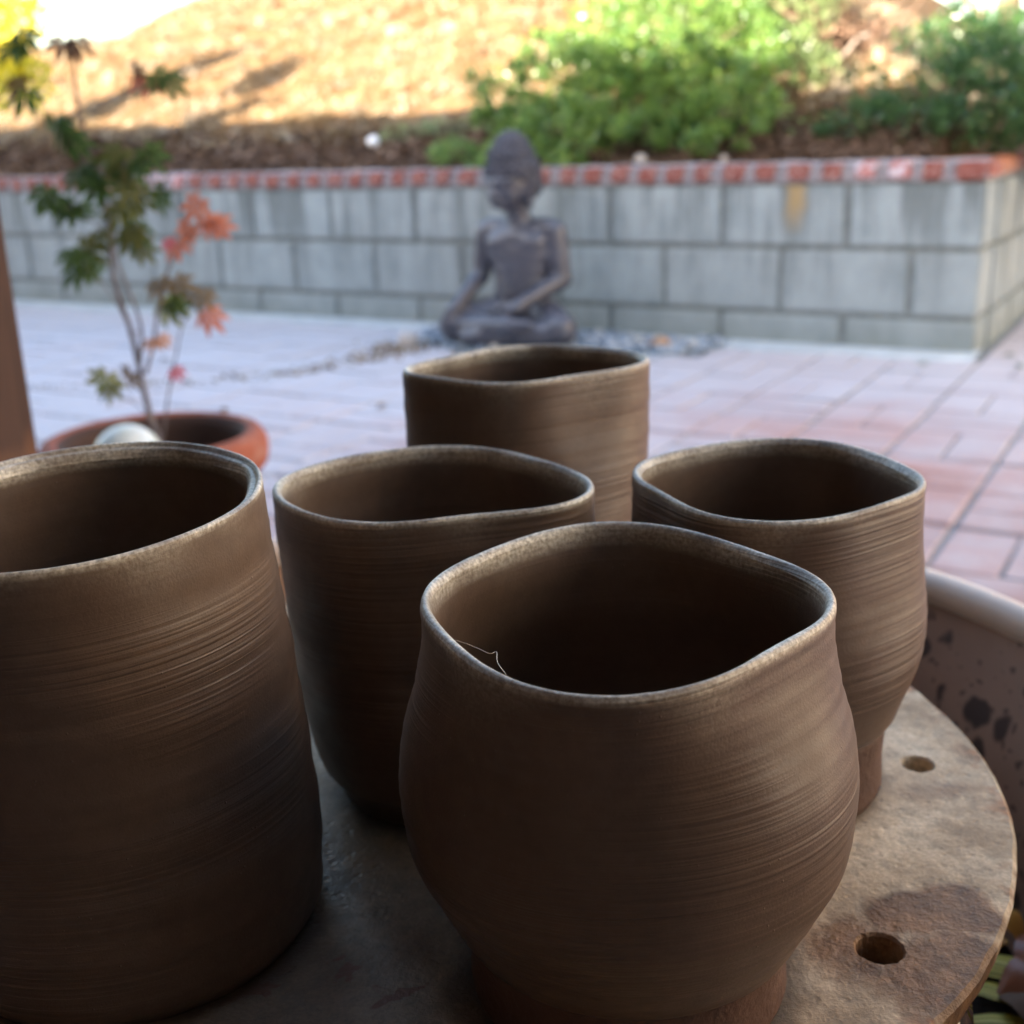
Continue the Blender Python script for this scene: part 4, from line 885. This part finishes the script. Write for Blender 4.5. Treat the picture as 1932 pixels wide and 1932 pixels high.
    def relief(j, k):                                 # trimmed bands keep their lines, sponged areas are smooth
        z = rings[j][k][1]
        if j > j1: return .10
        q = .42+1.5*noise.noise(Vector((math.cos(TH[k]-z*6)*.9, math.sin(TH[k]-z*6)*.9, z*38+seed*4)))
        return max(.05, min(1, q*(.35+.65*min(1, z/(H*.55)))))
    rl = [relief(j, k) for j in range(len(rings)) for k in range(N)]
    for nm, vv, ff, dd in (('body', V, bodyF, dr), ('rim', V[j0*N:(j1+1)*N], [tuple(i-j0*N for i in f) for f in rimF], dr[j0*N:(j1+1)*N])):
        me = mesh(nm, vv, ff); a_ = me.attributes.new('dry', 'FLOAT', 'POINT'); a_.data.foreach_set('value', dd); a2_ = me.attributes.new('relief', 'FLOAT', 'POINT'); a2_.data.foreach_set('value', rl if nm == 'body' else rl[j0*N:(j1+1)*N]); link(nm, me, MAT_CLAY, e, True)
    if foot:
        fr, fh = foot
        V, F = [], []
        pr = [(fr*.93, 0), (fr*.985, .0008), (fr, .003), (fr*.985, fh*.5), (fr*1.0, fh*.85), (rprof(z0)-.0015, fh+.0008)]
        for (r, z) in pr:
            for k in range(N):
                q = r*(1+.012*noise.noise(Vector((math.cos(TH[k])*3, math.sin(TH[k])*3, z*60+seed)))); V.append((q*math.cos(TH[k]), q*math.sin(TH[k]), z))
        for j in range(len(pr)-1):
            for k in range(N): F.append((j*N+k, j*N+(k+1) % N, (j+1)*N+(k+1) % N, (j+1)*N+k))
        F.append(tuple(range(N))[::-1]); F.append(tuple(range((len(pr)-1)*N, len(pr)*N)))
        link('foot', mesh('foot', V, F), MAT_FOOT, e, True)
    return e
mm = lambda L: [x/1000 for x in L]
clay_pot('nearest round-bellied clay pot with softly squared rim in front of the others', (.0248, .2511), mm([47.58, -1.17, -.3, -2.88, .83, 1.33, -.2, 2.0, -1.0, -.05, .2, -.15, .1]),
         [(0, .037), (.017, .0400), (.022, .0430), (.030, .0468), (.040, .0513), (.050, .0531), (.060, .0531), (.070, .0518), (.080, .0493), (.090, .0476), (.0998, .0476)], .0998, foot=(.0390, .0185), seed=1, blend=.016)
clay_pot('tall straight-sided clay pot cropped by the left edge', (-.105, .281), mm([48.5, 0, 0, -4.9, .02, 0, 0, .55, .06]),
         [(0, .0465), (.004, .0488), (.02, .0503), (.04, .0507), (.06, .0505), (.08, .0500), (.10, .0493), (.1208, .0485)], .1198, lip='groove', seed=2, blend=.05, lean=(0, -.0055))
clay_pot('squat clay pot with wide oval rim between the tall left pot and the nearest pot', (-.0247, .3507), mm([44.58, -.36, -1.63, 2.85, -1.63, .52, -1.9, .3, -1.6, -.55, -.2, 0, 0]),
         [(0, .0335), (.004, .0350), (.010, .0395), (.020, .0424), (.03, .0440), (.04, .0448), (.06, .0450), (.08, .0448), (.0998, .04458)], .0998, seed=3)
clay_pot('clay pot with two pinched rim corners beside the pin hole on the right', (.0795, .3424), mm([42.81, -.22, .9, -1.41, 1.09, .34, .59, .23, -1.9, -.06, -.07, .05, -.25]),
         [(0, .036), (.024, .0362), (.028, .0385), (.034, .0405), (.042, .0433), (.050, .0453), (.060, .0456), (.070, .0446), (.080, .0434), (.090, .0428), (.0998, .0428)], .0998, foot=(.0355, .0255), seed=4, lip='thin')
clay_pot('farthest tall clay pot with pointed leaf-shaped rim below the statue', (.0068, .4455), mm([40.18, .73, -.31, 3.23, 2.96, .61, -.47, 2.34, .01, -.37, -.7, .33, .37]),
         [(0, .037), (.010, .0392), (.030, .0415), (.05, .0424), (.07, .0428), (.085, .0424), (.10, .0410), (.1178, .0402)], .1178, seed=5, lip='thin')
hp = [(-.0175, .2372, .5600), (-0.0143, 0.2377, 0.566), (-0.0117, 0.2374, 0.566), (-0.0081, 0.2338, 0.566), (-0.0057, 0.2311, 0.566), (-0.0043, 0.2318, 0.566), (-0.0041, 0.2265, 0.566), (-0.0023, 0.2205, 0.566)]
o = tube('hair_strand', smooth_path([Vector(p)-Vector(hp[0]) for p in hp], 4), .00007, 5, MAT_HAIR); o.location = hp[0]; tag(o, 'fine pale kinked hair caught inside the nearest pot rim', 'hair')
